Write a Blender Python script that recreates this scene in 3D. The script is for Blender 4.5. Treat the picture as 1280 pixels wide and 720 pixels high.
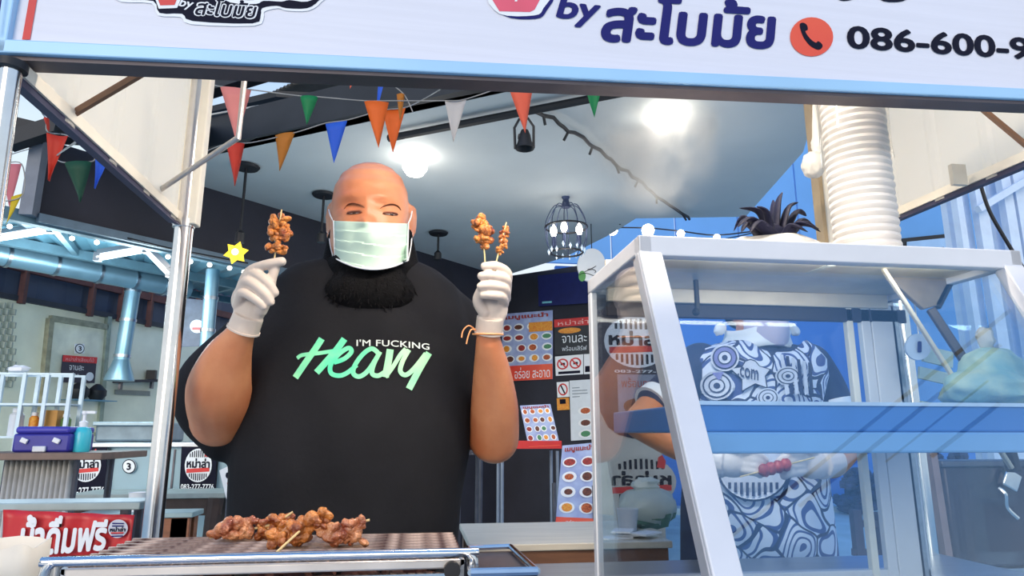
import bpy, bmesh, math, random
import numpy as np
from mathutils import Vector, Matrix
from mathutils.bvhtree import BVHTree
from mathutils.geometry import tessellate_polygon

for o in list(bpy.data.objects):
    bpy.data.objects.remove(o, do_unlink=True)
SC = bpy.context.scene
COL = SC.collection
random.seed(7)

# ------------------------------------------------------------------ camera
F_PX, CAM_H = 850.0, 1.15
TH = math.radians(12.2788)      # pitch up
PSI = math.radians(7.8542)      # heading to the right of the cart's depth axis
cam = bpy.data.cameras.new('camera')
cam.sensor_width = 36.0
cam.lens = F_PX / 1280.0 * 36.0
cam.clip_start = 0.02
cam.clip_end = 300
cam_o = bpy.data.objects.new('camera', cam)
cam_o.location = (0, 0, CAM_H)
cam_o.rotation_euler = (math.pi / 2 + TH, 0, -PSI)
COL.objects.link(cam_o)
SC.camera = cam_o

# ------------------------------------------------------------------ sky
w = bpy.data.worlds.new('sky')
SC.world = w
w.use_nodes = True
nt = w.node_tree
nt.nodes.clear()
tc = nt.nodes.new('ShaderNodeTexCoord')
sx = nt.nodes.new('ShaderNodeSeparateXYZ')
rp = nt.nodes.new('ShaderNodeValToRGB')
bg = nt.nodes.new('ShaderNodeBackground')
wo = nt.nodes.new('ShaderNodeOutputWorld')
nt.links.new(tc.outputs['Generated'], sx.inputs[0])
nt.links.new(sx.outputs['Z'], rp.inputs[0])
nt.links.new(rp.outputs[0], bg.inputs[0])
nt.links.new(bg.outputs[0], wo.inputs[0])
els = rp.color_ramp.elements
els[0].position = 0.0
els[0].color = (0.82, 0.86, 0.88, 1)
els[1].position = 0.35
els[1].color = (0.66, 0.78, 0.88, 1)
e = els.new(0.62)
e.color = (0.17, 0.41, 0.86, 1)
e = els.new(1.0)
e.color = (0.15, 0.35, 0.78, 1)
bg.inputs[1].default_value = 1.15

# low, hazy evening sun behind the photographer's left shoulder
sun = bpy.data.lights.new('sun', 'SUN')
sun.energy = 1.5
sun.angle = math.radians(35)
sun.color = (1.0, 0.86, 0.70)
sun_o = bpy.data.objects.new('sun', sun)
sun_o.rotation_euler = (math.radians(74), 0, math.radians(-18))
COL.objects.link(sun_o)

SC.view_settings.view_transform = 'Standard'
SC.view_settings.look = 'None'
SC.view_settings.gamma = 1
SC.view_settings.exposure = 0.06

# ------------------------------------------------------------------ helpers
_R = np.array([math.cos(PSI), -math.sin(PSI), 0.0])
_F = np.array([math.sin(PSI) * math.cos(TH), math.cos(PSI) * math.cos(TH), math.sin(TH)])
_U = np.cross(_R, _F)
_C = np.array([0, 0, CAM_H])


def ray(px, py):
    return _F + _R * (px - 640) / F_PX + _U * (360 - py) / F_PX


def P(px, py, Y):                       # point seen at a pixel of the photo, at depth Y
    r = ray(px, py)
    return Vector(_C + r * Y / r[1])


def PZ(px, py, z):                      # ... at height z
    r = ray(px, py)
    return Vector(_C + r * (z - CAM_H) / r[2])


def PP(px, py, a, n):                   # ... on the plane through a with normal n
    r = ray(px, py)
    a = np.array(a)
    n = np.array(n)
    return Vector(_C + r * ((a - _C) @ n) / (r @ n))


def C(r, g, b):                         # sRGB 0-255 -> linear
    def l(c):
        c /= 255.0
        return c / 12.92 if c <= 0.04045 else ((c + 0.055) / 1.055) ** 2.4
    return (l(r), l(g), l(b))


_M = {}


def mat(name, col=None, rough=0.6, metal=0.0, spec=0.5, var=0.12, scale=14.0, bump=0.0, bscale=60.0,
        col2=None, alpha=None, trans=0.0, emit=None, estr=0.0, coat=0.0, sss=0.0, stretch=None):
    if name in _M:
        return _M[name]
    m = bpy.data.materials.new(name)
    m.use_nodes = True
    n, L = m.node_tree.nodes, m.node_tree.links
    b = n['Principled BSDF']
    b.inputs['Roughness'].default_value = rough
    b.inputs['Metallic'].default_value = metal
    b.inputs['Specular IOR Level'].default_value = spec
    b.inputs['Coat Weight'].default_value = coat
    if sss:
        b.inputs['Subsurface Weight'].default_value = sss
        b.inputs['Subsurface Radius'].default_value = (0.01, 0.004, 0.002)
    t = n.new('ShaderNodeTexCoord')
    src = t.outputs['Object']
    if stretch:
        mp = n.new('ShaderNodeMapping')
        mp.inputs['Scale'].default_value = stretch
        L.new(src, mp.inputs[0])
        src = mp.outputs[0]
    if var or col2:
        nz = n.new('ShaderNodeTexNoise')
        nz.inputs['Scale'].default_value = scale
        nz.inputs['Detail'].default_value = 5
        L.new(src, nz.inputs['Vector'])
        r = n.new('ShaderNodeValToRGB')
        r.color_ramp.elements[0].position = 0.35
        r.color_ramp.elements[1].position = 0.68
        c2 = col2 or tuple(max(0, c * (1 - var)) for c in col)
        c1 = col if col2 else tuple(min(1, c * (1 + var * 0.6)) for c in col)
        r.color_ramp.elements[0].color = (*c2, 1)
        r.color_ramp.elements[1].color = (*c1, 1)
        L.new(nz.outputs['Fac'], r.inputs[0])
        L.new(r.outputs[0], b.inputs['Base Color'])
    else:
        b.inputs['Base Color'].default_value = (*col, 1)
    if bump:
        nb = n.new('ShaderNodeTexNoise')
        nb.inputs['Scale'].default_value = bscale
        nb.inputs['Detail'].default_value = 4
        L.new(src, nb.inputs['Vector'])
        bp = n.new('ShaderNodeBump')
        bp.inputs['Strength'].default_value = bump
        bp.inputs['Distance'].default_value = 0.01
        L.new(nb.outputs['Fac'], bp.inputs['Height'])
        L.new(bp.outputs[0], b.inputs['Normal'])
    if emit:
        b.inputs['Emission Color'].default_value = (*emit, 1)
        b.inputs['Emission Strength'].default_value = estr
    if trans:                           # thin translucent sheet
        tr = n.new('ShaderNodeBsdfTranslucent')
        tr.inputs[0].default_value = (*col, 1)
        mx = n.new('ShaderNodeMixShader')
        mx.inputs[0].default_value = trans
        L.new(b.outputs[0], mx.inputs[1])
        L.new(tr.outputs[0], mx.inputs[2])
        L.new(mx.outputs[0], n['Material Output'].inputs[0])
    if alpha is not None:
        b.inputs['Alpha'].default_value = alpha
    _M[name] = m
    return m


def glass(name, tint=(0.95, 0.98, 1.0), base=0.03, k=1.0, ior=1.5):
    if name in _M:
        return _M[name]
    m = bpy.data.materials.new(name)
    m.use_nodes = True
    n, L = m.node_tree.nodes, m.node_tree.links
    n.clear()
    out = n.new('ShaderNodeOutputMaterial')
    tr = n.new('ShaderNodeBsdfTransparent')
    tr.inputs[0].default_value = (*tint, 1)
    gl = n.new('ShaderNodeBsdfGlossy')
    gl.inputs['Roughness'].default_value = 0.01
    ge = n.new('ShaderNodeNewGeometry')
    dt = n.new('ShaderNodeVectorMath')
    dt.operation = 'DOT_PRODUCT'
    L.new(ge.outputs['Incoming'], dt.inputs[0])
    L.new(ge.outputs['Normal'], dt.inputs[1])
    ab = n.new('ShaderNodeMath')
    ab.operation = 'ABSOLUTE'
    L.new(dt.outputs['Value'], ab.inputs[0])
    om = n.new('ShaderNodeMath')
    om.operation = 'SUBTRACT'
    om.inputs[0].default_value = 1.0
    L.new(ab.outputs[0], om.inputs[1])
    fr = n.new('ShaderNodeMath')
    fr.operation = 'POWER'
    fr.inputs[1].default_value = 5.0
    L.new(om.outputs[0], fr.inputs[0])
    mu = n.new('ShaderNodeMath')
    mu.operation = 'MULTIPLY_ADD'
    mu.inputs[1].default_value = k
    mu.inputs[2].default_value = base
    mu.use_clamp = True
    mx = n.new('ShaderNodeMixShader')
    L.new(fr.outputs[0], mu.inputs[0])
    L.new(mu.outputs[0], mx.inputs[0])
    L.new(tr.outputs[0], mx.inputs[1])
    L.new(gl.outputs[0], mx.inputs[2])
    L.new(mx.outputs[0], out.inputs[0])
    _M[name] = m
    return m


def emis(name, col, s):
    if name in _M:
        return _M[name]
    m = bpy.data.materials.new(name)
    m.use_nodes = True
    b = m.node_tree.nodes['Principled BSDF']
    b.inputs['Base Color'].default_value = (*col, 1)
    b.inputs['Emission Color'].default_value = (*col, 1)
    b.inputs['Emission Strength'].default_value = s
    _M[name] = m
    return m


def org(o):
    p = Vector((0, 0, 0))
    while o is not None:
        p += o.location
        o = o.parent
    return p


class MB:
    def __init__(s):
        s.v, s.f = [], []

    def add(s, vs, fs):
        b = len(s.v)
        s.v += [Vector(v) for v in vs]
        s.f += [tuple(i + b for i in f) for f in fs]
        return s

    def box(s, c, h, rot=None):
        vs = []
        for x in (-1, 1):
            for y in (-1, 1):
                for z in (-1, 1):
                    v = Vector((x * h[0], y * h[1], z * h[2]))
                    if rot:
                        v = rot @ v
                    vs.append(v + Vector(c))
        return s.add(vs, [(0, 1, 3, 2), (4, 6, 7, 5), (0, 4, 5, 1), (2, 3, 7, 6), (0, 2, 6, 4), (1, 5, 7, 3)])

    def box2(s, a, b):
        a, b = Vector(a), Vector(b)
        return s.box((a + b) / 2, [abs(x) / 2 for x in (b - a)])

    def beam(s, a, b, wd, ht, up=(0, 0, 1)):
        a, b = Vector(a), Vector(b)
        d = (b - a).normalized()
        sd = d.cross(Vector(up))
        if sd.length < 1e-4:
            sd = d.cross(Vector((0, 1, 0)))
        sd.normalize()
        u = sd.cross(d)
        vs = []
        for p in (a, b):
            for i, j in ((-1, -1), (1, -1), (1, 1), (-1, 1)):
                vs.append(p + sd * i * wd / 2 + u * j * ht / 2)
        return s.add(vs, [(0, 1, 2, 3), (7, 6, 5, 4), (0, 4, 5, 1), (1, 5, 6, 2), (2, 6, 7, 3), (3, 7, 4, 0)])

    def slab(s, pts, t, n=None):        # polygon given thickness t behind it (against normal n)
        pts = [Vector(p) for p in pts]
        if n is None:
            n = (pts[1] - pts[0]).cross(pts[2] - pts[0])
        n = Vector(n).normalized()
        k = len(pts)
        vs = pts + [p - n * t for p in pts]
        fs = [tuple(range(k)), tuple(range(2 * k - 1, k - 1, -1))]
        fs += [(i, i + k, (i + 1) % k + k, (i + 1) % k) for i in range(k)]
        return s.add(vs, fs)

    def tube(s, pts, r, seg=10, flat=1.0, cap=True):
        pts = [Vector(p) for p in pts]
        k = len(pts)
        rs = r if isinstance(r, (list, tuple)) else [r] * k
        vs, fs = [], []
        prev = None
        for i, p in enumerate(pts):
            d = (pts[min(i + 1, k - 1)] - pts[max(i - 1, 0)]).normalized()
            if prev is None:
                a = Vector((0, 0, 1)) if abs(d.z) < 0.9 else Vector((1, 0, 0))
                x = d.cross(a).normalized()
            else:
                x = (prev - d * prev.dot(d)).normalized()
            prev = x
            y = d.cross(x)
            for j in range(seg):
                t = 2 * math.pi * j / seg
                vs.append(p + (x * math.cos(t) + y * math.sin(t) * flat) * rs[i])
        for i in range(k - 1):
            for j in range(seg):
                a, b = i * seg + j, i * seg + (j + 1) % seg
                fs.append((a, b, b + seg, a + seg))
        if cap:
            fs.append(tuple(range(seg - 1, -1, -1)))
            fs.append(tuple((k - 1) * seg + j for j in range(seg)))
        return s.add(vs, fs)

    def lathe(s, prof, c, seg=20, axis=None, closed=True):
        c = Vector(c)
        rot = Vector(axis).normalized().to_track_quat('Z', 'Y').to_matrix() if axis else Matrix.Identity(3)
        vs, fs = [], []
        for r, z in prof:
            for j in range(seg):
                t = 2 * math.pi * j / seg
                vs.append(rot @ Vector((r * math.cos(t), r * math.sin(t), z)) + c)
        k = len(prof)
        for i in range(k - 1):
            for j in range(seg):
                a, b = i * seg + j, i * seg + (j + 1) % seg
                fs.append((a, b, b + seg, a + seg))
        if closed:
            fs.append(tuple(range(seg - 1, -1, -1)))
            fs.append(tuple((k - 1) * seg + j for j in range(seg)))
        return s.add(vs, fs)

    def ball(s, c, r, nu=14, nv=9, rot=None, jit=0.0):
        c = Vector(c)
        if not isinstance(r, (list, tuple)):
            r = (r, r, r)
        vs, fs = [], []
        for i in range(nv + 1):
            ph = math.pi * i / nv
            for j in range(nu):
                t = 2 * math.pi * j / nu
                v = Vector((r[0] * math.sin(ph) * math.cos(t), r[1] * math.sin(ph) * math.sin(t), r[2] * math.cos(ph)))
                if jit and 0 < i < nv:
                    v *= 1 + random.uniform(-jit, jit)
                if rot:
                    v = rot @ v
                vs.append(v + c)
        for i in range(nv):
            for j in range(nu):
                a, b = i * nu + j, i * nu + (j + 1) % nu
                fs.append((a, a + nu, b + nu, b))
        return s.add(vs, fs)

    def grid(s, rows):                  # list of rows of points
        n = len(rows[0])
        vs = [p for r in rows for p in r]
        fs = [(i * n + j, i * n + j + 1, (i + 1) * n + j + 1, (i + 1) * n + j)
              for i in range(len(rows) - 1) for j in range(n - 1)]
        return s.add(vs, fs)

    def mesh(s, name, off=Vector((0, 0, 0)), smooth=True):
        me = bpy.data.meshes.new(name)
        me.from_pydata([v - off for v in s.v], [], s.f)
        bm = bmesh.new()
        bm.from_mesh(me)
        bmesh.ops.remove_doubles(bm, verts=bm.verts, dist=1e-6)
        bmesh.ops.recalc_face_normals(bm, faces=bm.faces)
        if smooth:
            for e in bm.edges:
                if len(e.link_faces) == 2 and e.calc_face_angle(0) > 0.7:
                    e.smooth = False
        for f in bm.faces:
            f.smooth = smooth
        bm.to_mesh(me)
        bm.free()
        return me

    def build(s, name, m, parent=None, smooth=True, bevel=0.0, solid=0.0, kind=None):
        if parent is None:
            xs = [v.x for v in s.v]
            ys = [v.y for v in s.v]
            off = Vector(((min(xs) + max(xs)) / 2, (min(ys) + max(ys)) / 2, min(v.z for v in s.v)))
        else:
            off = org(parent)
        me = s.mesh(name, off, smooth)
        me.materials.append(m)
        o = bpy.data.objects.new(name, me)
        if parent is None:
            o.location = off
        else:
            o.parent = parent
        COL.objects.link(o)
        if solid:
            q = o.modifiers.new('thickness', 'SOLIDIFY')
            q.thickness = solid
        if bevel:
            q = o.modifiers.new('bevel', 'BEVEL')
            q.width = bevel
            q.segments = 2
            q.limit_method = 'ANGLE'
        if kind:
            o['kind'] = kind
        return o


def tag(o, label, cat, group=None, kind=None):
    o['label'] = label
    o['category'] = cat
    if group:
        o['group'] = group
    if kind:
        o['kind'] = kind
    return o


def thing(name, label, cat, loc, group=None):
    o = bpy.data.objects.new(name, None)
    o.empty_display_size = 0.05
    o.location = loc
    COL.objects.link(o)
    return tag(o, label, cat, group)


def struct(o):
    o['kind'] = 'structure'
    return o


def copy_tree(o, loc, parent=None):
    c = o.copy()
    COL.objects.link(c)
    c.parent = parent
    if loc is not None:
        c.location = loc
    for ch in o.children:
        copy_tree(ch, None, c)
    return c


def light(name, loc, power, col, size=0.05, parent=None):
    l = bpy.data.lights.new(name, 'POINT')
    l.energy = power
    l.color = col
    l.shadow_soft_size = size
    o = bpy.data.objects.new(name, l)
    o.location = Vector(loc) - (org(parent) if parent else Vector((0, 0, 0)))
    o.parent = parent
    COL.objects.link(o)
    return o


_T = {}


def text2d(s, bold=0.0, shear=0.0, space=1.0):
    """flat triangulated lettering: (points, faces, bbox)"""
    key = (s, bold, shear, space)
    if key in _T:
        return _T[key]
    cu = bpy.data.curves.new('t', 'FONT')
    cu.body = s
    cu.space_character = space
    o = bpy.data.objects.new('t', cu)
    COL.objects.link(o)
    dg = bpy.context.evaluated_depsgraph_get()
    cv = o.evaluated_get(dg).to_curve(dg)
    loops = []
    for sp in cv.splines:
        if sp.type == 'BEZIER':
            bp = sp.bezier_points
            pts = []
            for i in range(len(bp)):
                p0, p3 = bp[i], bp[(i + 1) % len(bp)]
                c0, c1, c2, c3 = (Vector(q[:2]) for q in (p0.co, p0.handle_right, p3.handle_left, p3.co))
                straight = abs((c1 - c0).cross(c3 - c0)) + abs((c2 - c0).cross(c3 - c0)) < 1e-7
                for k in range(1 if straight else 4):
                    t = k / 4
                    pts.append(c0 * (1 - t) ** 3 + c1 * 3 * t * (1 - t) ** 2 + c2 * 3 * t * t * (1 - t) + c3 * t ** 3)
        else:
            pts = [Vector(q.co[:2]) for q in sp.points]
        clean = [p for i, p in enumerate(pts) if (p - pts[i - 1]).length > 1e-6]
        if len(clean) > 2:
            ar = sum(clean[i - 1].cross(clean[i]) for i in range(len(clean))) / 2
            loops.append((ar, clean))
    o.to_curve_clear() if hasattr(o, 'to_curve_clear') else None
    bpy.data.objects.remove(o)
    bpy.data.curves.remove(cu)
    sg = 1 if max(loops, key=lambda q: abs(q[0]))[0] > 0 else -1

    def inside(p, poly):
        r = False
        for i in range(len(poly)):
            q0, q1 = poly[i - 1], poly[i]
            if (q0.y > p.y) != (q1.y > p.y) and p.x < (q1.x - q0.x) * (p.y - q0.y) / (q1.y - q0.y) + q0.x:
                r = not r
        return r
    vs, fs = [], []
    n_out = 0
    for ar, lp in loops:                # each outer contour with the holes that lie in it
        if ar * sg < 0:
            continue
        grp = [lp] + [h for a2, h in loops if a2 * sg < 0 and inside(h[0], lp)]
        base = len(vs)
        flat_ = [p for g in grp for p in g]
        vs += [(p.x + shear * p.y, p.y, n_out * 1.5e-5) for p in flat_]
        fs += [tuple(base + i for i in t) for t in tessellate_polygon([[p.to_3d() for p in g] for g in grp])]
        n_out = (n_out + 1) % 3
    if bold:                            # heavier weight: the glyphs repeated around a small circle
        v0, f0 = vs, fs
        vs, fs = [], []
        for k in range(8):
            a = math.pi * k / 4
            fs += [tuple(i + len(vs) for i in f) for f in f0]
            vs = vs + [(x + bold * math.cos(a), y + bold * math.sin(a), z + k * 5e-5) for x, y, z in v0]
    xs = [p[0] for p in vs]
    ys = [p[1] for p in vs]
    _T[key] = (vs, fs, (min(xs), min(ys), max(xs), max(ys)))
    return _T[key]


def put_text(mb, s, o, r, u, lift, bold=0.0, shear=0.0, space=1.0, mirror=False):
    """lettering stretched to the parallelogram o, o+r, o+u, lifted off its plane"""
    vs, fs, bb = text2d(s, bold, shear, space)
    o, r, u = Vector(o), Vector(r), Vector(u)
    n = r.cross(u).normalized()
    W, Hh = bb[2] - bb[0], bb[3] - bb[1]
    pts = []
    for x, y, dz in vs:
        a = (x - bb[0]) / W
        if mirror:
            a = 1 - a
        pts.append(o + r * a + u * ((y - bb[1]) / Hh) + n * (lift + dz))
    mb.add(pts, fs)
    return mb


def flat(mb, pts2, o, r, u, lift):       # flat print shape: 2-D points (0..1) in the frame o, r, u
    o, r, u = Vector(o), Vector(r), Vector(u)
    n = r.cross(u).normalized() * lift
    mb.add([o + r * a + u * b + n for a, b in pts2], [tuple(range(len(pts2)))])
    return mb


def circ(cx, cy, rx, ry=None, n=28, a0=0.0, a1=2 * math.pi):
    ry = ry or rx
    return [(cx + rx * math.cos(a0 + (a1 - a0) * i / n), cy + ry * math.sin(a0 + (a1 - a0) * i / n)) for i in range(n)]


def sculpt(mb, voxel, smooth=6, fac=0.5):
    """one continuous skin around overlapping volumes"""
    me = mb.mesh('sk')
    o = bpy.data.objects.new('sk', me)
    COL.objects.link(o)
    q = o.modifiers.new('r', 'REMESH')
    q.mode = 'VOXEL'
    q.voxel_size = voxel
    if smooth:
        q = o.modifiers.new('s', 'SMOOTH')
        q.iterations = smooth
        q.factor = fac
    dg = bpy.context.evaluated_depsgraph_get()
    me2 = bpy.data.meshes.new_from_object(o.evaluated_get(dg))
    bpy.data.objects.remove(o)
    bpy.data.meshes.remove(me)
    n = len(me2.vertices)
    co = np.empty(n * 3)
    me2.vertices.foreach_get('co', co)
    out = MB()
    out.v = [Vector(c) for c in co.reshape(-1, 3)]
    out.f = [tuple(p.vertices) for p in me2.polygons]
    bpy.data.meshes.remove(me2)
    return out


def spline(pts, n=8):
    """Catmull-Rom through points"""
    pts = [Vector(p) for p in pts]
    out = []
    for i in range(len(pts) - 1):
        p0 = pts[max(i - 1, 0)]
        p1, p2 = pts[i], pts[i + 1]
        p3 = pts[min(i + 2, len(pts) - 1)]
        for k in range(n):
            t = k / n
            out.append(0.5 * ((2 * p1) + (p2 - p0) * t + (2 * p0 - 5 * p1 + 4 * p2 - p3) * t * t
                              + (3 * p1 - p0 - 3 * p2 + p3) * t ** 3))
    out.append(pts[-1])
    return out
# ------------------------------------------------------------------ materials
CREAM = mat('cream_sheet', C(252, 247, 238), 0.5, var=0.02, scale=3, trans=0.6)
CREAM_TRIM = mat('cream_trim', C(240, 232, 216), 0.5, var=0.05)
CHROME = mat('chrome', C(225, 222, 220), 0.16, 1.0, var=0.05, scale=40)
STEEL = mat('brushed_steel', C(170, 176, 184), 0.32, 1.0, var=0.12, scale=5, stretch=(1, 14, 14), bump=0.05)
STEEL_DK = mat('dark_steel', C(96, 96, 104), 0.4, 0.8, var=0.25, scale=12)
ALU = mat('white_aluminium', C(226, 224, 226), 0.38, 0.1, var=0.04)
BLACK = mat('black_paint', C(28, 28, 33), 0.55, var=0.25, scale=8)
BLACK_CEIL = mat('black_beam', C(36, 38, 43), 0.6, var=0.25, scale=5)
NAVY = mat('navy_print', C(40, 40, 108), 0.7, var=0.08, spec=.15)
INK = mat('ink_print', C(22, 22, 40), 0.7, var=0.1, spec=.15)
WHITE = mat('white_print', C(240, 240, 242), 0.5, var=0.02)
RED = mat('red_print', C(214, 48, 46), 0.45, var=0.08)
PINK = mat('pink_print', C(232, 92, 112), 0.45, var=0.08)
ORANGE = mat('orange_red_print', C(238, 98, 62), 0.45, col2=C(224, 62, 50), scale=3)
BANNER = mat('banner_vinyl', C(226, 224, 232), 0.45, var=0.03, scale=3, bump=0.06, bscale=4, stretch=(1, 1, 40))
SKYBLUE = mat('light_blue_frame', C(168, 208, 238), 0.4, 0.1, var=0.06, scale=4)
BROWN_ROD = mat('brown_rod', C(140, 104, 80), 0.5, 0.2, var=0.15)
CEIL = mat('ceiling_grey', C(196, 200, 200), 0.7, var=0.08, scale=1.2, bump=0.04, bscale=6)
WALL_DK = mat('dark_wall', C(38, 38, 50), 0.7, var=0.22, scale=3, bump=0.1)
FLOOR = mat('concrete_floor', C(176, 202, 204), 0.75, var=0.18, scale=1.6, bump=0.15, bscale=14)
KWALL = mat('kitchen_plaster', C(234, 232, 210), 0.75, var=0.14, scale=2.2, bump=0.12, bscale=12)
KUP = mat('dark_corrugated', C(56, 64, 84), 0.6, var=0.2, scale=3)
KROOF = mat('teal_roof_sheet', C(92, 138, 156), 0.35, var=0.25, scale=2, trans=0.25)
RUST = mat('rust_red_post', C(84, 46, 44), 0.7, var=0.25)
BLUEWALL = mat('blue_wall', C(64, 126, 206), 0.6, var=0.1, scale=0.8, bump=0.05)
PALEBLUE = mat('pale_blue_sheet', C(120, 182, 238), 0.5, var=0.08, scale=1.0, trans=0.3)
WOOD = mat('brown_wood', C(122, 84, 62), 0.55, var=0.28, scale=5, stretch=(1, 9, 9), bump=0.08)
WOOD_PALE = mat('pale_board', C(214, 206, 190), 0.5, var=0.1, scale=4, stretch=(1, 8, 8))

# ------------------------------------------------------------------ setting
fl = MB()
fl.slab([(-14, -12, 0), (16, -12, 0), (16, 14, 0), (-14, 14, 0)], 0.1, (0, 0, 1))
struct(fl.build('floor', FLOOR))

ZC = 2.85
WA, WB = PZ(250, 232, ZC), PZ(610, 340, ZC)          # top line of the black lintel wall
wd = (WB - WA).normalized()
wn = Vector((wd.y, -wd.x, 0))
WL = PP(58, 178, WA, wn)
WL.z = ZC
ceil_pts = [PZ(180, 232, ZC), WB + wd * 0.25, PZ(705, 322, ZC), PZ(765, 292, ZC), PZ(795, 273, ZC), PZ(932, 271, ZC),
            PZ(1004, 190, ZC), PZ(1030, 100, ZC), PZ(850, 62, ZC), PZ(640, 108, ZC), PZ(450, 145, ZC), PZ(320, 173, ZC)]
cl = MB()
cl.slab(ceil_pts, -0.06, (0, 0, 1))
struct(cl.build('ceiling', CEIL))
# lintel: black wall over the opening to the side kitchen, then a solid piece behind the seller
ZL = 2.36
wl = MB()
wl.slab([WL, WB + wd * 0.2, (WB + wd * 0.2) * 1, Vector((WL.x, WL.y, ZL))][:2] + [Vector(((WB + wd * .2).x, (WB + wd * .2).y, ZL)), Vector((WL.x, WL.y, ZL))], 0.12, wn)
q0 = WA + wd * 1.9
q1 = WB + wd * 0.2
wl.slab([Vector((q0.x, q0.y, ZL)), Vector((q1.x, q1.y, ZL)), Vector((q1.x, q1.y, 0)), Vector((q0.x, q0.y, 0))], 0.12, wn)
struct(wl.build('wall_left', WALL_DK, smooth=False))
tr = MB()                                            # pale edge along the bottom of the lintel
tr.beam((WL.x, WL.y, ZL), (q0.x, q0.y, ZL), 0.14, 0.05)
struct(tr.build('trim_1', mat('lintel_edge', C(96, 116, 132), 0.5), smooth=False))
# grey post at the lintel's free end
tp = MB()
a = P(59, 300, WL.y)
tp.box((WL.x, WL.y - 0.06, (ZC + ZL) / 2), (0.035, 0.035, (ZC - ZL) / 2))
struct(tp.build('trim_2', mat('grey_post', C(120, 126, 138), 0.6), smooth=False))
# back wall
bk = MB()
b0 = Vector((q1.x - 0.05, q1.y, 0))
b1 = Vector((2.05, 6.05, 0))
bd = (b1 - b0).normalized()
bn = Vector((bd.y, -bd.x, 0))
ZB = 2.82
bk.slab([b0, b1, b1 + Vector((0, 0, ZB)), b0 + Vector((0, 0, ZB))], 0.1, bn)
struct(bk.build('wall_back', WALL_DK, smooth=False))
# blue end wall of the open yard on the right, pale sheeting on top of it
bw = MB()
bw.slab([(2.2, 10.7, 0), (12, 10.7, 0), (12, 10.7, 3.9), (2.2, 10.7, 3.9)], 0.1, (0, -1, 0))
struct(bw.build('wall_right', BLUEWALL, smooth=False))
ps = MB()
for i in range(9):
    x0 = 2.0 + i * 1.12
    ps.box2((x0, 10.5, 3.9), (x0 + 1.09, 10.56, 7.4))
struct(ps.build('trim_3', PALEBLUE, smooth=False))
kb = MB()
kb.box2((2.0, 10.2, 0), (12, 10.6, 0.09))
struct(kb.build('trim_4', mat('pale_kerb', C(196, 214, 216), 0.7), smooth=False))

# black eave beam along the front of the ceiling and the roof edge over it
eb = MB()
e0, e1 = PZ(150, 215, ZC), PZ(640, 108, ZC)
ed = (e1 - e0).normalized()
en = Vector((ed.y, -ed.x, 0))
e0, e1 = e0 + en * 0.06, e1 + en * 0.06
e2 = e1 + ed * 1.5
eb.slab([e0, e2, e2 + Vector((0, 0, 0.20)), e0 + Vector((0, 0, 0.20))], 0.10, en)
struct(eb.build('trim_5', BLACK_CEIL, smooth=False))
rs = MB()
z2 = 3.12
rr = [PZ(348, 119, z2), PZ(388, 93, z2), PZ(470, 80, z2), PZ(760, 60, z2), PZ(640, 104, z2), PZ(450, 117, z2)]
rs.slab([PZ(238, 168, z2), PZ(262, 140, z2), PZ(345, 121, z2), PZ(405, 124, z2), PZ(455, 114, z2), PZ(640, 92, z2), PZ(640, 112, z2), PZ(320, 160, z2)], -0.04, (0, 0, 1))
struct(rs.build('trim_6', BLACK_CEIL, smooth=False))
cr = MB()
c0, c1, c2, c3 = PZ(330, 121, 3.3), PZ(386, 95, 3.3), PZ(400, 95, 3.3), PZ(462, 116, 3.3)
rows = []
for i in range(25):
    t = i / 24
    a, b = c0.lerp(c1, t), c3.lerp(c2, t)
    rows.append([a + Vector((0, 0, 0.015 * (i % 2))), b + Vector((0, 0, 0.015 * (i % 2)))])
cr.grid(rows)
struct(cr.build('trim_7', mat('corrugated_grey', C(140, 134, 126), 0.6, var=0.15), smooth=False, solid=0.01))
rb = MB()
rb.slab([PZ(398, 92, 3.25), PZ(470, 80, 3.25), PZ(640, 70, 3.25), PZ(640, 104, 3.25), PZ(465, 118, 3.25)], -0.04, (0, 0, 1))
rb.beam(PZ(250, 112, 3.3), PZ(345, 82, 3.3), 0.09, 0.12)
rb.beam(P(-40, 148, 4.0), P(62, 172, 4.0), 0.10, 0.12)
rb.beam(P(10, 178, 3.9), P(110, 145, 3.9), 0.08, 0.09)
struct(rb.build('trim_8', BLACK_CEIL, smooth=False))
# dark awning left of the lintel (its underside)
aw = MB()
aw.slab([P(64, 180, 4.05), P(72, 140, 3.3), P(245, 70, 3.0), P(262, 190, 4.4)], -0.05, (0, 0, 1))
struct(aw.build('trim_9', BLACK_CEIL, smooth=False))

# side kitchen: plaster back wall, dark upper sheets with rust red posts, sloping translucent roof
KA, KB = PZ(0, 372, 2.43), PZ(215, 412, 2.43)
kd = (KB - KA).normalized()
kn = Vector((kd.y, -kd.x, 0))
K0, K1 = KA - kd * 2.2, KA + kd * 9


def kz(p, z):
    return Vector((p.x, p.y, z))


kw = MB()
kw.slab([kz(K0, 0), kz(K1, 0), kz(K1, 2.43), kz(K0, 2.43)], 0.12, kn)
struct(kw.build('wall_kitchen', KWALL, smooth=False))
ku = MB()
rows = []
n = 70
for i in range(n + 1):
    p = K0.lerp(K1, i / n) + kn * (-0.03 + 0.02 * (i % 2))
    rows.append([kz(p, 2.43), kz(p, 3.3)])
ku.grid(rows)
struct(ku.build('wall_kitchen_upper', KUP, smooth=False, solid=0.01))
kp = MB()
for px in (108, 146, 183, 243, 20):
    b = PP(px, 390, KA, kn) + kn * 0.05
    kp.box2(kz(b, 2.40) - Vector((.026, .03, 0)), kz(b, 3.2) + Vector((.026, .03, 0)))
kp.beam(kz(K0, 2.75) + kn * 0.05, kz(K1, 2.75) + kn * 0.05, 0.05, 0.08)
struct(kp.build('trim_10', RUST, smooth=False))
ktr = MB()
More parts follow.
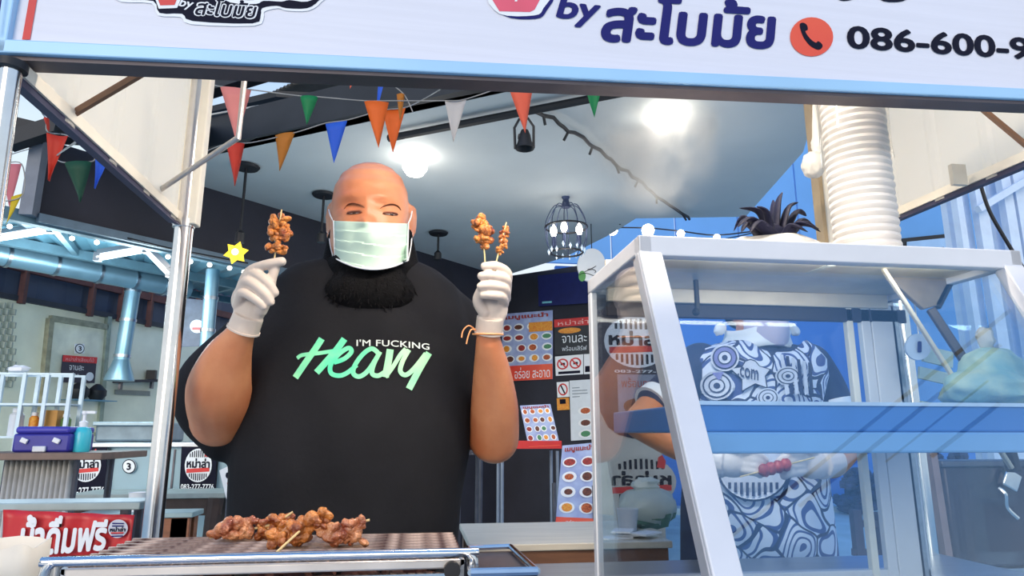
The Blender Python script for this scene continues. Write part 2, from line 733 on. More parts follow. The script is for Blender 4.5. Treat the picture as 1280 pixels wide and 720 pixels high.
ktr.beam(kz(K0, 2.45) + kn * 0.02, kz(K1, 2.45) + kn * 0.02, 0.06, 0.05)
struct(ktr.build('trim_11', mat('dark_ledge', C(44, 46, 54), 0.6), smooth=False))
kr = MB()
r0, r1 = kz(WL, ZL + 0.05) - wd * 1.6, kz(q0, ZL + 0.05)
s0, s1 = PZ(-70, 305, 2.78), PZ(330, 378, 2.78)
rows = []
n = 60
for i in range(n + 1):
    t = i / n
    rows.append([r0.lerp(r1, t) + Vector((0, 0, 0.02 * (i % 2))) - wn * 0.1, s0.lerp(s1, t) + Vector((0, 0, 0.02 * (i % 2)))])
kr.grid(rows)
struct(kr.build('ceiling_kitchen', KROOF, smooth=False, solid=0.008))
kbm = MB()
for t in (0.0, 0.45, 1.0):
    kbm.beam(r0.lerp(s0, t) - Vector((0, 0, .05)), r1.lerp(s1, t) - Vector((0, 0, .05)), 0.05, 0.07)
for t in (0.2, 0.38, 0.56, 0.74, 0.9):
    kbm.beam(r0.lerp(r1, t) - Vector((0, 0, .04)), s0.lerp(s1, t) - Vector((0, 0, .04)), 0.04, 0.05)
struct(kbm.build('trim_12', mat('teal_grey_steel', C(96, 128, 142), 0.5, 0.3), smooth=False))

# ------------------------------------------------------------------ the food cart
cart = thing('food_cart', 'street food cart with white printed sign board, cream side panels and chrome posts', 'food cart', (0.3, 1.1, 0))
SL, SR = P(5, 70, 0.86), P(1280, 127, 0.90)
sr = (SR - SL).normalized()
SR2 = SL + sr * 1.62
up = sr.cross(Vector((0, -1, 0))).normalized() * -1
up = Vector((0, 0, 1))
sn = Vector((sr.y, -sr.x, 0)).normalized()
if sn.y > 0:
    sn = -sn


def SP(px, py):
    return PP(px, py, SL, sn)


sg = MB()
sg.slab([SL - sr * 0.012, SR2, SR2 + up * 0.46, SL + up * 0.46 - sr * 0.012], 0.02, sn)
panel = sg.build('sign_panel', BANNER, cart, smooth=False)
fr = MB()
fr.beam(SL - sr * 0.02 + sn * 0.004 + up * 0.009, SR2 + sn * 0.004 + up * 0.009, 0.012, 0.019)
fr.build('sign_frame_rail', SKYBLUE, cart, smooth=False, bevel=0.002)
fr = MB()
fr.beam(SL - sr * 0.006 + sn * 0.004, SL - sr * 0.006 + up * 0.46 + sn * 0.004, 0.012, 0.024, up=sr)
fr.build('sign_frame_rail', SKYBLUE, cart, smooth=False, bevel=0.002)
fr = MB()
fr.beam(SL - sr * 0.02 - up * 0.0035 - sn * 0.012, SR2 - up * 0.0035 - sn * 0.012, 0.03, 0.006)
fr.build('sign_lower_lip', mat('lip_brown', C(88, 80, 84), 0.5, 0.3), cart, smooth=False)


def sign_poly(name, pts, m, lift):
    b = MB()
    pp = [SP(*p) + sn * lift for p in pts]
    b.add(pp, [tuple(range(len(pp)))])
    return b.build(name, m, panel, smooth=False)


def sign_text(name, s, bl, br, tl, m, lift, **k):
    b = MB()
    o = SP(*bl)
    put_text(b, s, o, SP(*br) - o, SP(*tl) - o, lift, **k)
    return b.build(name, m, panel, smooth=False)


def dense(pts, n=5):
    out = []
    k = len(pts)
    for i in range(k):
        p0, p1, p2, p3 = pts[i - 1], pts[i], pts[(i + 1) % k], pts[(i + 2) % k]
        for j in range(n):
            t = j / n
            out.append(tuple(0.5 * (2 * p1[c] + (p2[c] - p0[c]) * t + (2 * p0[c] - 5 * p1[c] + 4 * p2[c] - p3[c]) * t * t
                                    + (3 * p1[c] - p0[c] - 3 * p2[c] + p3[c]) * t ** 3) for c in (0, 1)))
    return out


# bottom of the frame strip and red corner stripe
sign_poly('corner_stripe', [(37, -2), (47, -2), (38, 50), (28, 50)], RED, 0.001)
sign_poly('corner_line', [(11, -2), (13, -2), (6, 50), (4, 50)], NAVY, 0.017)
# left logo, cut by the top of the photo: white halo, dark outline, red badge, lettering
halo = [(148, -8), (152, 3), (190, 5), (198, 20), (226, 22), (239, 31), (318, 33), (330, 22), (331, 15), (348, 11), (358, 14), (386, 14), (402, 3), (404, -8), (330, -30), (220, -30)]
outl = [(150, -8), (156, 0), (192, 2), (200, 17), (228, 18), (241, 27), (316, 30), (326, 20), (328, 11), (346, 8), (358, 11), (384, 11), (398, 2), (400, -8), (330, -28), (220, -28)]
sign_poly('logo_halo', dense(halo, 3), WHITE, 0.0012)
sign_poly('logo_outline', dense(outl, 3), INK, 0.0016)
sign_poly('logo_badge_edge', [(192, -8), (199, 12), (222, 11), (230, -8)], WHITE, 0.002)
sign_poly('logo_badge', [(195, -8), (201, 8), (219, 7.5), (225, -8)], RED, 0.0024)
sign_text('logo_by', 'by', (223, 12), (241, 15), (226, -2), WHITE, 0.002, bold=0.02, shear=0.2)
sign_text('logo_word_edge', 'สะโบมั้ย', (242, 21), (322, 26), (245, -4), WHITE, 0.002, bold=0.075, shear=0.15)
sign_text('logo_word', 'สะโบมั้ย', (244, 20), (320, 24.5), (247, -2), INK, 0.0024, bold=0.02, shear=0.15)
sign_poly('logo_letter_foot', dense([(282, -8), (288, 4), (320, 6), (330, 2), (352, 3), (362, 1), (384, 3), (396, -8)], 3), WHITE, 0.0019)
sign_poly('logo_letter_foot', dense([(288, -8), (292, -1), (318, 1), (326, -8)], 3), INK, 0.0023)
sign_poly('logo_letter_foot', dense([(352, -10), (356, -1), (378, -1), (384, -10)], 3), mat('logo_brown', C(150, 84, 66), 0.5), 0.0023)
# right logo
sign_poly('badge_edge', dense([(622, -8), (630, 20), (670, 24), (683, 14), (689, -8)], 4), NAVY, 0.0012)
sign_poly('badge_edge', dense([(612, -8), (624, 18), (668, 20), (679, 11), (684, -8)], 4), WHITE, 0.0016)
sign_poly('badge', [(611, -6), (624, 15), (662, 16), (668, 13), (678, -6)], PINK, 0.002)
sign_poly('badge_mark', [(644, -4), (647, -4), (646, 3), (643, 3)], WHITE, 0.0024)
sign_text('by_lettering', 'by', (693, 32), (748, 37), (698, -7), NAVY, 0.0012, bold=0.03, shear=0.12)
sign_text('name_lettering', 'สะโบมั้ย', (750, 53), (970, 63), (754, -10), NAVY, 0.0012, bold=0.035, shear=0.08)
sign_poly('phone_disc', circ(1014, 46.5, 27, 24.5), ORANGE, 0.0012)
sign_poly('handset_symbol', dense([(999, 31), (1003, 29), (1008, 32), (1009, 38), (1006, 40), (1012, 49), (1019, 54), (1022, 52), (1027, 56), (1027, 60), (1022, 63), (1012, 58), (1004, 48), (1000, 38)], 3), INK, .0016)
sign_text('phone_number', '086-600-9', (1058, 61), (1288, 75.5), (1058, 32), INK, 0.0012, bold=0.03)
sign_poly('logo_letter_foot', dense([(1044, -8), (1050, 1), (1064, 0), (1070, -8)], 3), INK, 0.0012)
sign_poly('logo_letter_foot', dense([(1098, -8), (1104, 2), (1128, 2), (1138, -8)], 3), INK, 0.0012)

# side panels with raised ribs, bottom trims, corner strips, roof
ZP = 2.07


def side_panel(a, b, inward, name):
    k = 4
    m = MB()
    d = (b - a)
    rows = []
    prof = []
    for i in range(k):
        t0, t1 = i / k, (i + 1) / k
        e = 0.06
        prof += [(t0, 0), (t1 - e, 0), (t1 - e * .7, 1), (t1 - e * .3, 1), (t1, 0)]
    for t, h in prof:
        p = a + d * t + inward * 0.003 * h
        rows.append([p, Vector((p.x, p.y, ZP))])
    m.grid(rows)
    m.build(name, CREAM, cart, smooth=False, solid=0.004)
    t = MB()
    t.beam(a - inward * 0.002, b - inward * 0.002, 0.014, 0.010)
    t.build('panel_edge_trim', mat('navy_edge', C(66, 66, 92), 0.5, 0.3), cart, smooth=False)
    t = MB()
    t.beam(a + Vector((0, 0, 0.014)) + inward * 0.004, b + Vector((0, 0, 0.014)) + inward * 0.004, 0.01, 0.018)
    t.build('panel_edge_trim', CREAM_TRIM, cart, smooth=False)


LF, LB = P(20, 100, 0.86), P(217, 276, 1.44)
RF, RB = Vector((1.12, 0.87, 1.645)), Vector((1.12, 1.42, 1.655))
side_panel(LF, LB, Vector((1, 0, 0)), 'side_panel')
side_panel(RF, RB, Vector((-1, 0, 0)), 'side_panel')
b = MB()
b.box2((LB.x - 0.006, 1.44, LB.z - 0.005), (P(245, 280, 1.44).x, 1.47, ZP))
b.build('corner_strip', CREAM_TRIM, cart, smooth=False, bevel=0.003)
b = MB()
p = P(1018, 150, 1.42)
b.box2((p.x, 1.415, 1.50), (1.13, 1.435, ZP))
b.build('corner_strip', CREAM_TRIM, cart, smooth=False)
b = MB()
b.box2((p.x - 0.012, 1.41, 1.52), (p.x - 0.002, 1.44, ZP))
b.build('corner_strip', mat('thin_brown_edge', C(160, 140, 110), 0.5), cart, smooth=False)
b = MB()
b.box2((-0.53, 0.87, ZP), (1.14, 1.47, ZP + 0.008))
b.build('roof', CREAM, cart, smooth=False)
for x in (-0.1, 0.3, 0.7):
    b = MB()
    b.box2((x - 0.015, 0.87, ZP - 0.025), (x + 0.015, 1.46, ZP))
    b.build('roof_rafter', ALU, cart, smooth=False)
# chrome posts
pt, pb_ = P(230, 278, 1.455), P(190, 665, 1.455)
k = (pb_.z - 0) / (pt.z - pb_.z)
b = MB()
b.tube([pt + Vector((0, 0, 0.4)), pb_ + (pb_ - pt) * k], 0.0185, 18)
b.build('post', CHROME, cart)
b = MB()
b.tube([pt + Vector((0, 0, .004)), pt - Vector((0, 0, 0.012))], 0.022, 18)
b.build('post_collar', CHROME, cart)
p0, p1 = P(14, 84, 0.845), P(-3, 205, 0.845)
b = MB()
b.tube([p0, p1 + (p1 - p0) * ((p1.z) / (p0.z - p1.z))], 0.0125, 18)
b.build('post', CHROME, cart)
b = MB()
b.tube([p0 + Vector((0, 0, .006)), p0 - Vector((0, 0, .004))], 0.018, 18)
b.build('post_cap', BLACK, cart)
for x, y in ((1.13, 0.86), (1.13, 1.45)):
    b = MB()
    b.tube([(x, y, 0), (x, y, ZP)], 0.0185, 16)
    b.build('post', CHROME, cart)
# brace rods
b = MB()
b.beam(P(80, 149, 1.0), P(190, 84, 0.95), 0.006, 0.010)
b.build('brace_rod', BROWN_ROD, cart, smooth=False)
b = MB()
b.tube([P(307, 84, 1.18), P(298, 172, 1.18), P(190, 244, 1.37)], 0.0052, 10)
b.build('brace_rod', mat('pale_rod', C(206, 198, 192), 0.4, 0.4), cart)
b = MB()
b.beam(P(1218, 128, 1.04), P(1300, 196, 1.0), 0.012, 0.006)
b.build('brace_rod', BROWN_ROD, cart, smooth=False)
b = MB()
b.box2(P(1193, 230, 1.15), P(1202, 208, 1.16))
b.build('hinge_plate', mat('tan_plate', C(222, 212, 194), 0.5), cart, smooth=False)
# lamp tube under the cart roof, behind the sign
lt = MB()
lt.tube([(0.0, 0.93, ZP - 0.03), (0.6, 0.93, ZP - 0.03)], 0.013, 12)
lt.build('lamp_tube', emis('lamp_white', (1.0, 0.9, 0.74), 6.0), cart)
al = bpy.data.lights.new('cart_lamp_light', 'AREA')
al.shape = 'RECTANGLE'
al.size, al.size_y = 0.6, 0.03
al.energy = 12.5
al.color = (1.0, 0.88, 0.72)
ao = bpy.data.objects.new('cart_lamp_light', al)
ao.parent = cart
ao.location = Vector((0.3, 0.945, ZP - 0.05)) - cart.location
ao.rotation_euler = (math.radians(18), 0, 0)
COL.objects.link(ao)
# counter and body
ZK = 0.895
b = MB()
b.box2((-0.55, 0.60, ZK - 0.025), (1.16, 1.46, ZK))
b.build('counter', STEEL, cart, bevel=0.004)
b = MB()
b.box2((-0.50, 0.64, 0.30), (1.12, 1.42, ZK - 0.025))
b.build('body', STEEL, cart, bevel=0.004)
b = MB()
b.box2((-0.95, 0.75, 0.74), (-0.55, 1.20, 0.76))
b.build('side_shelf', STEEL, cart, bevel=0.003)
for x, y in ((-0.36, 0.7), (1.0, 0.7), (-0.36, 1.36), (1.0, 1.36)):
    b = MB()
    b.lathe([(0.03, -0.02), (0.15, -0.02), (0.15, 0.02), (0.03, 0.02)], (x, y, 0.15), 20, (1, 0, 0))
    b.build('wheel', BLACK, cart)
    b = MB()
    b.box2((x - 0.05, y - 0.02, 0.14), (x - 0.03, y + 0.02, 0.31))
    b.build('wheel_fork', STEEL_DK, cart)

# ------------------------------------------------------------------ glass display cabinet on the counter
XL, XR = 0.312, 0.935
ZT, YB = 1.436, 1.22
cab = thing('display_cabinet', 'glass display cabinet with white aluminium frame and sloping front on the cart', 'cabinet', ((XL + XR) / 2, 0.95, ZK))
YT, YF = 0.915, 0.672                     # front glass: top and bottom depth
fdir = Vector((0, YF - YT, ZK - (ZT - 0.03))).normalized()


def cpart(name, m, bm, bevel=0.002, par=None):
    return bm.build(name, m, par or cab, smooth=False, bevel=bevel)


b = MB(); b.box2((XL, YT, ZT - 0.030), (XR, YT + 0.022, ZT)); cpart('top_rail', ALU, b)
b = MB(); b.box2((XL, YB - 0.02, ZT - 0.026), (XR, YB, ZT)); cpart('top_rail', ALU, b)
for x in (XL, XR - 0.02):
    b = MB(); b.box2((x, YT, ZT - 0.026), (x + 0.02, YB, ZT)); cpart('top_rail', ALU, b)
b = MB(); b.box2((XL + .01, YT + .01, ZT - 0.004), (XR - .01, YB - .01, ZT)); cpart('top_panel', ALU, b)
b = MB(); b.box2((XL + .02, YT + .022, ZT - 0.016), (XR - .02, YB - .02, ZT - 0.010))
cpart('lining', mat('grey_lining', C(206, 198, 184), 0.35, 0.3, var=0.2, scale=9), b)
for x in (XL, XR - 0.034):
    b = MB()
    b.beam((x + 0.017, YT + 0.01, ZT - 0.028), (x + 0.017, YF + 0.01, ZK), 0.034, 0.022, up=(0, 1, 0))
    cpart('front_post', ALU, b)
b = MB()
b.beam((XL + 0.004, YT + 0.018, ZT - 0.03), (XL + 0.004, YF + 0.018, ZK), 0.010, 0.024, up=(0, 1, 0))
cpart('post_bead', mat('pale_bead', C(196, 194, 198), 0.4, 0.3), b)
for x in (XL, XR - 0.012):
    b = MB(); b.box2((x, YB - 0.02, ZK), (x + 0.012, YB, ZT - 0.026)); cpart('rear_post', ALU, b)
for z in (ZK, ):
    b = MB(); b.box2((XL, YF, z), (XR, YF + .02, z + .02)); cpart('bottom_rail', ALU, b)
    b = MB(); b.box2((XL, YB - .02, z), (XR, YB, z + .02)); cpart('bottom_rail', ALU, b)
# rear sliding-door mullions
for px, wd_, m in ((1065, 0.007, CREAM_TRIM), (1085, 0.010, ALU), (1107, 0.026, ALU), (1122, 0.008, STEEL)):
    p = P(px, 470, YB - 0.01)
    b = MB(); b.box2((p.x - wd_, YB - 0.022, ZK), (p.x + wd_, YB - 0.008, 1.40)); cpart('mullion', m, b)
# rear header: grey board with a dark rail under it
zh0, zh1 = P(950, 385, YB).z, P(950, 347, YB).z
pr = P(1096, 360, YB).x
b = MB(); b.box2((XL + .03, YB - 0.022, (zh0 + zh1) / 2), (pr, YB - 0.014, zh1 + .02)); cpart('header_board', mat('tan_header', C(214, 200, 178), 0.4, 0.2, var=0.1), b)
b = MB(); b.box2((XL + .03, YB - 0.028, zh0), (pr, YB - 0.016, (zh0 + zh1) / 2 - .003)); cpart('header_board', mat('tan_header2', C(226, 210, 186), 0.4, 0.2, var=0.1), b)
b = MB(); b.box2((XL + .03, YB - 0.022, P(950, 402, YB).z), (pr + .04, YB - 0.012, zh0)); cpart('dark_rail', mat('navy_rail', C(44, 46, 66), 0.5), b)
p = P(870, 360, 1.12)
b = MB(); b.box2((p.x - .004, 1.115, P(870, 390, 1.12).z), (p.x + .004, 1.123, ZT - .012)); cpart('hanger_bar', BLACK, b)
b = MB(); b.ball(P(870, 390, 1.115), 0.007, 10, 6); cpart('hanger_knob', BLACK, b, 0)
# light bars under the roof, at the right: diagonal stay with its dark bracket
b = MB(); b.beam(P(968, 353, 1.15), P(1040, 329, 0.98), 0.016, 0.008); cpart('inner_batten', mat('pale_batten', C(206, 204, 192), 0.5), b)
b = MB(); b.slab([P(905, 340, 1.1), P(920, 326, 1.02), P(1015, 327, 1.02), P(985, 339, 1.1)], 0.004)
cpart('red_reflection', mat('red_reflection_tint', C(176, 108, 92), 0.5, var=0.3, scale=50), b, 0)  # reflection of reddish things, put in as a coloured strip
b = MB(); b.beam(P(1103, 334, 1.0), P(1265, 586, 1.0), 0.007, 0.007); cpart('stay_rod', mat('cream_rod', C(228, 212, 186), 0.35, 0.3), b)
b = MB(); b.slab([P(1088, 332, 1.06), P(1196, 331, 1.06), P(1172, 382, 1.06), P(1150, 388, 1.06)], 0.01)
cpart('stay_bracket', mat('brown_bracket', C(150, 136, 120), 0.4, 0.5, var=0.25, scale=20), b)
b = MB(); b.beam(P(1198, 330, 1.055), P(1170, 384, 1.055), 0.010, 0.014); cpart('bracket_edge', BLACK, b)
b = MB(); b.beam(P(1163, 386, 1.055), P(1218, 470, 1.03), 0.014, 0.014); cpart('bracket_edge', mat('dark_brown_edge', C(62, 54, 56), 0.5), b)
b = MB(); b.beam(P(1248, 520, 1.02), P(1268, 590, 1.02), 0.022, 0.012); cpart('bracket_edge', mat('dark_brown_edge', C(62, 54, 56), 0.5), b)
# middle shelf: blue tray with a pale lower lip
zs1, zs0 = P(1000, 505, 0.83).z, P(1000, 540, 0.83).z
zs2 = P(1000, 567, 0.82).z
b = MB(); b.box2((XL + .03, 0.832, zs0), (XR - .03, 1.18, zs1)); cpart('shelf', mat('blue_shelf', C(86, 140, 204), 0.3, 0.1, var=0.1, scale=6), b, 0.003)
b = MB(); b.box2((XL + .03, 0.826, zs2), (XR - .03, 0.842, zs0)); cpart('shelf_lip', mat('pale_blue_lip', C(150, 190, 226), 0.35, 0.1, var=0.06), b, 0.003)
b = MB(); b.box2((XL + .03, 0.828, zs1 - .002), (XR - .03, 0.836, zs1 + .003)); cpart('shelf_edge', mat('pale_edge', C(190, 212, 232), 0.3), b, 0)
# slim lamp added behind the top rail to brighten the rear header
b = MB(); b.tube([(XL + .06, YT + .030, ZT - .020), (XR - .06, YT + .030, ZT - .020)], .003, 8); b.build('lamp_tube', emis('added_lamp_soft', (1, .9, .74), 1.2), cab)
al2 = bpy.data.lights.new('added_cabinet_light', 'AREA'); al2.shape = 'RECTANGLE'; al2.size, al2.size_y = .5, .012; al2.energy = .55; al2.color = (1, .9, .76)
ao2 = bpy.data.objects.new('added_cabinet_light', al2); ao2.parent = cab; ao2.location = Vector(((XL + XR) / 2, YT + .042, ZT - .03)) - cab.location; ao2.rotation_euler = (math.radians(62), 0, 0)
COL.objects.link(ao2)
# panes
GF = glass('front_glass', (0.90, 0.96, 1.0), 0.105, 1.0)
GS = glass('side_glass', (0.93, 0.95, 0.96), 0.03, 1.2)
fn = Vector((0, -1, 0.0))
g0, g1 = Vector((XL + .03, YT + .016, ZT - .03)), Vector((XL + .03, YF + .016, ZK + .02))
b = MB(); b.slab([g0, g1, g1 + Vector((XR - XL - .06, 0, 0)), g0 + Vector((XR - XL - .06, 0, 0))], 0.004); cpart('front_pane', GF, b, 0)
for x in (XL + 0.006, XR - 0.008):
    b = MB()
    b.slab([(x, YT + .02, ZT - .026), (x, YF + .03, ZK + .01), (x, YB - .02, ZK + .01), (x, YB - .02, ZT - .026)], 0.004)
    cpart('side_pane', GS, b, 0)
b = MB(); b.box2((XL + .012, YB - .008, ZK + .02), (XR - .012, YB - .004, zh0)); cpart('rear_pane', glass('rear_glass', (0.9, 0.95, 1.0), 0.02, 0.8), b, 0)

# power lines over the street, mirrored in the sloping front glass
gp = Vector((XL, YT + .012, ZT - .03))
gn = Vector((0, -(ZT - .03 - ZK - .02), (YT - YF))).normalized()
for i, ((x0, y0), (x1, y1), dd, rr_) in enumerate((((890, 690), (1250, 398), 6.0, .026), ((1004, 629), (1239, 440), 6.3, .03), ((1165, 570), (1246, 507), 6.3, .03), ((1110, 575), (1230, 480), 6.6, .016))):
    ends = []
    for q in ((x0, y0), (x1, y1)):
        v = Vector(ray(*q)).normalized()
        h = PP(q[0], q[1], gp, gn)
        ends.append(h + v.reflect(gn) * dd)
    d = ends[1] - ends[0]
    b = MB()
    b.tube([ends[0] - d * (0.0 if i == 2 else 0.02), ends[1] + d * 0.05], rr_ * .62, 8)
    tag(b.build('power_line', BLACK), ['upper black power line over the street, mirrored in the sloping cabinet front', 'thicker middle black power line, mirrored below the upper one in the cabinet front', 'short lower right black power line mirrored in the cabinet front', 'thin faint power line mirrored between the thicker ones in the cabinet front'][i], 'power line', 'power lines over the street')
# ------------------------------------------------------------------ things in the shop and the side kitchen
def quad4(c, u, v):                      # bilinear point in corners UL, UR, LR, LL
    return (c[0].lerp(c[1], u)).lerp(c[3].lerp(c[2], u), v)


def qn(c):
    n = (c[1] - c[0]).cross(c[3] - c[0]).normalized()
    if n.dot(Vector((0, 0, CAM_H)) - c[0]) < 0:
        n = -n
    return n


def qpoly(name, c, pts, m, par, lift=0.002):
    n = qn(c) * lift
    b = MB()
    b.add([quad4(c, u, v) + n for u, v in pts], [tuple(range(len(pts)))])
    return b.build(name, m, par, smooth=False)


def qtext(name, c, s, u0, v0, u1, v1, m, par, lift=0.003, mirror=False, **k):
    """lettering in the box u0..u1, v0 (top)..v1 (bottom)"""
    vs, fs, bb = text2d(s, **k)
    n = qn(c)
    b = MB()
    pts = []
    for x, y, dz in vs:
        a = (x - bb[0]) / (bb[2] - bb[0])
        if mirror:
            a = 1 - a
        pts.append(quad4(c, u0 + (u1 - u0) * a, v1 + (v0 - v1) * (y - bb[1]) / (bb[3] - bb[1])) + n * (lift + dz))
    b.add(pts, fs)
    return b.build(name, m, par, smooth=False)


def board(name, label, cat, c, m, t=0.006, group=None):
    cen = (c[0] + c[1] + c[2] + c[3]) / 4
    cen.z = min(p.z for p in c)
    th = thing(name, label, cat, cen, group)
    b = MB()
    b.slab(c, t, qn(c))
    b.build('panel', m, th, smooth=False)
    return th


def rect(u0, v0, u1, v1):
    return [(u0, v0), (u1, v0), (u1, v1), (u0, v1)]


def logo(c, par, u, v, ru, rv, mirror=False, dark=INK, disc=WHITE, l0=0.0):
    qpoly('logo_disc', c, circ(u, v, ru, rv), disc, par, l0 + 0.002)
    n = 9
    for sgn in (-1, 1):
        for i in range(n):
            x = u + ru * (-0.62 + 1.24 * i / (n - 1))
            h = math.sqrt(max(0, 1 - ((x - u) / ru) ** 2)) * rv
            a, b_ = (v + sgn * rv * 0.48, v + sgn * h * 0.9)
            if abs(b_ - v) > abs(a - v):
                qpoly('logo_stripe', c, rect(x - ru * .04, a, x + ru * .04, b_), dark, par, l0 + 0.003)
    qtext('logo_word', c, 'หม่าล่า', u - ru * .86, v - rv * .42, u + ru * .86, v + rv * .16, dark, par, l0 + 0.004, mirror=mirror, bold=0.04)
    qpoly('logo_ribbon', c, [(u - ru * .85, v + rv * .22), (u + ru * .85, v + rv * .12), (u + ru * .85, v + rv * .36), (u - ru * .85, v + rv * .46)], RED, par, l0 + 0.004)
    qpoly('logo_flame', c, [(u + ru * .45, v - rv * .55), (u + ru * .5, v - rv * .95), (u + ru * .62, v - rv * 1.05), (u + ru * .72, v - rv * .8), (u + ru * .68, v - rv * .5)], RED, par, l0 + 0.004)


FOODS = [mat('food_orange', C(214, 110, 52), 0.5, col2=C(150, 60, 34), scale=90), mat('food_brown', C(126, 66, 44), 0.5, col2=C(76, 36, 30), scale=90),
         mat('food_green', C(92, 150, 92), 0.5, col2=C(60, 120, 96), scale=90), mat('food_yellow', C(240, 176, 60), 0.5, col2=C(226, 120, 40), scale=90),
         mat('food_red', C(190, 60, 50), 0.5, col2=C(120, 40, 40), scale=90)]
PAPER_BLUE = mat('poster_blue', C(176, 190, 222), 0.45, col2=C(150, 160, 206), scale=14)
PAPER = mat('poster_white', C(222, 226, 232), 0.45, var=0.05)


def menu(name, label, c, nc, nr, rnd, group=None, v0=0.14, v1=0.86, base=PAPER_BLUE):
    rr = random.Random(rnd)
    th = board(name, label, 'poster', c, base, group=group)
    qtext('title', c, 'เมนูแนะนำ', 0.08, 0.02, 0.92, 0.11, FOODS[4], th, bold=0.04)
    for j in range(nr):
        for i in range(nc):
            u = (i + 0.5) / nc + rr.uniform(-.03, .03)
            v = v0 + (v1 - v0) * (j + 0.5) / nr
            ru, rv = 0.40 / nc, 0.36 * (v1 - v0) / nr
            qpoly('plate', c, circ(u, v, ru, rv, 16), WHITE, th, 0.002)
            qpoly('dish', c, circ(u + rr.uniform(-.01, .01), v, ru * rr.uniform(.55, .85), rv * rr.uniform(.55, .85), 12), rr.choice(FOODS), th, 0.003)
    qpoly('red_band', c, rect(0, v1 + 0.02, 1, 1), ORANGE, th, 0.002)
    qtext('band_line', c, 'อร่อย สะอาด', 0.25, v1 + 0.05, 0.95, 0.97, WHITE, th)
    return th


def bw_pt(px, py, lift=0.02):
    return PP(px, py, b0, bn) + bn * lift


def Q(pts, f):
    return [f(*p) for p in pts]


# ---- back wall prints
c = Q([(628, 393), (692, 388), (692, 474), (630, 477)], bw_pt)
t = menu('menu_poster', 'large food poster with orange footer on the dark wall beside the raised right arm', c, 4, 4, 3, 'printed menus on the back wall', v1=0.76)
qpoly('yellow_patch', c, rect(0.55, 0.16, 1.0, 0.30), FOODS[3], t, 0.0035)
c = Q([(694, 400), (742, 396), (742, 442), (695, 444)], bw_pt)
t = board('chalk_poster', 'small black poster with red heading, right of the large food poster', 'poster', c, mat('chalk_black', C(40, 40, 46), 0.5))
qpoly('heading', c, rect(0, 0, 1, .22), RED, t)
qtext('heading_line', c, 'หม่าล่า', .1, .04, .9, .18, mat('pale_pink', C(240, 190, 180), .5), t)
qpoly('yellow_dish', c, circ(.4, .34, .3, .08), FOODS[3], t)
qtext('chalk_line', c, 'จานละ', .2, .48, .85, .68, WHITE, t)
qtext('chalk_line', c, 'พร้อมเสิร์ฟ', .2, .76, .85, .9, PAPER, t)
c = Q([(695, 446), (730, 443), (730, 468), (696, 470)], bw_pt)
t = board('no_smoking_sign', 'white sign with two red prohibition circles under the small black poster', 'sign', c, WHITE)
for u in (.27, .73):
    for k_, m_ in ((.21, RED), (.155, WHITE)):
        qpoly('ring', c, circ(u, .42, k_, k_ * 1.35), m_, t, .002 + (.21 - k_) * .02)
    qpoly('pictogram', c, rect(u - .07, .36, u + .09, .48), INK, t, .0045)
    qpoly('slash', c, [(u - .16, .22), (u - .12, .18), (u + .16, .62), (u + .12, .66)], RED, t, .006)
qpoly('caption', c, rect(.1, .8, .9, .93), INK, t)
c = Q([(731, 443), (748, 442), (748, 467), (731, 468)], bw_pt)
t = board('notice_card', 'narrow white notice at the edge of the glass cabinet beside the no smoking sign', 'sign', c, WHITE)
qpoly('caption', c, rect(.1, .6, .9, .9), INK, t)
c = Q([(697, 478), (712, 477), (713, 496), (698, 497)], bw_pt)
t = board('pictogram_card', 'tiny white prohibition card over a yellow sticker on the wall', 'sign', c, WHITE)
qpoly('ring', c, circ(.5, .5, .4, .4), RED, t)
qpoly('ring_face', c, circ(.5, .5, .3, .3), WHITE, t, .003)
qpoly('pictogram', c, [(.3, .25), (.4, .2), (.7, .75), (.6, .8)], INK, t, .004)
c = Q([(697, 498), (712, 497), (713, 512), (698, 513)], bw_pt)
t = board('yellow_sticker', 'small yellow sticker with black mark below the white prohibition card', 'sticker', c, FOODS[3])
qpoly('black_mark', c, rect(.25, .1, .75, .5), INK, t)
c = Q([(713, 476), (745, 474), (745, 549), (715, 551)], bw_pt)
t = board('price_sheet', 'tall white paper sheet with small dish pictures, left edge of the glass cabinet', 'paper', c, PAPER)
for v in (.12, .17, .22, .27):
    qpoly('text_line', c, rect(.1, v, .6 + .2 * math.sin(v * 40), v + .015), mat('grey_print', C(140, 150, 160), .5), t)
for j, v in enumerate((.52, .72, .9)):
    qpoly('plate', c, circ(.62, v, .3, .07, 14), WHITE, t)
    qpoly('dish', c, circ(.62, v, .2, .05, 10), FOODS[j], t, .003)
sc_ = [P(650, 507, 4.9), P(688, 505, 4.9), P(700, 557, 4.75), P(661, 559, 4.75)]
t = menu('menu_board', 'bluish picture menu leaning back on the red shelf', sc_, 4, 4, 8, 'printed menus on the back wall', v0=.06, v1=.9)
sc_ = [P(703, 557, 4.6), P(745, 553, 4.6), P(745, 660, 4.3), P(694, 657, 4.3)]
t = menu('menu_board', 'tall blue menu board with plates, standing low beside the glass cabinet', sc_, 2, 4, 11, 'printed menus on the back wall', v1=.88)
for a_ in (sc_[2], sc_[3]):
    b = MB(); b.tube([a_ + Vector((0, .03, .25)), Vector((a_.x, a_.y + .02, 0))], .012, 8); b.build('easel_leg', STEEL_DK, t)
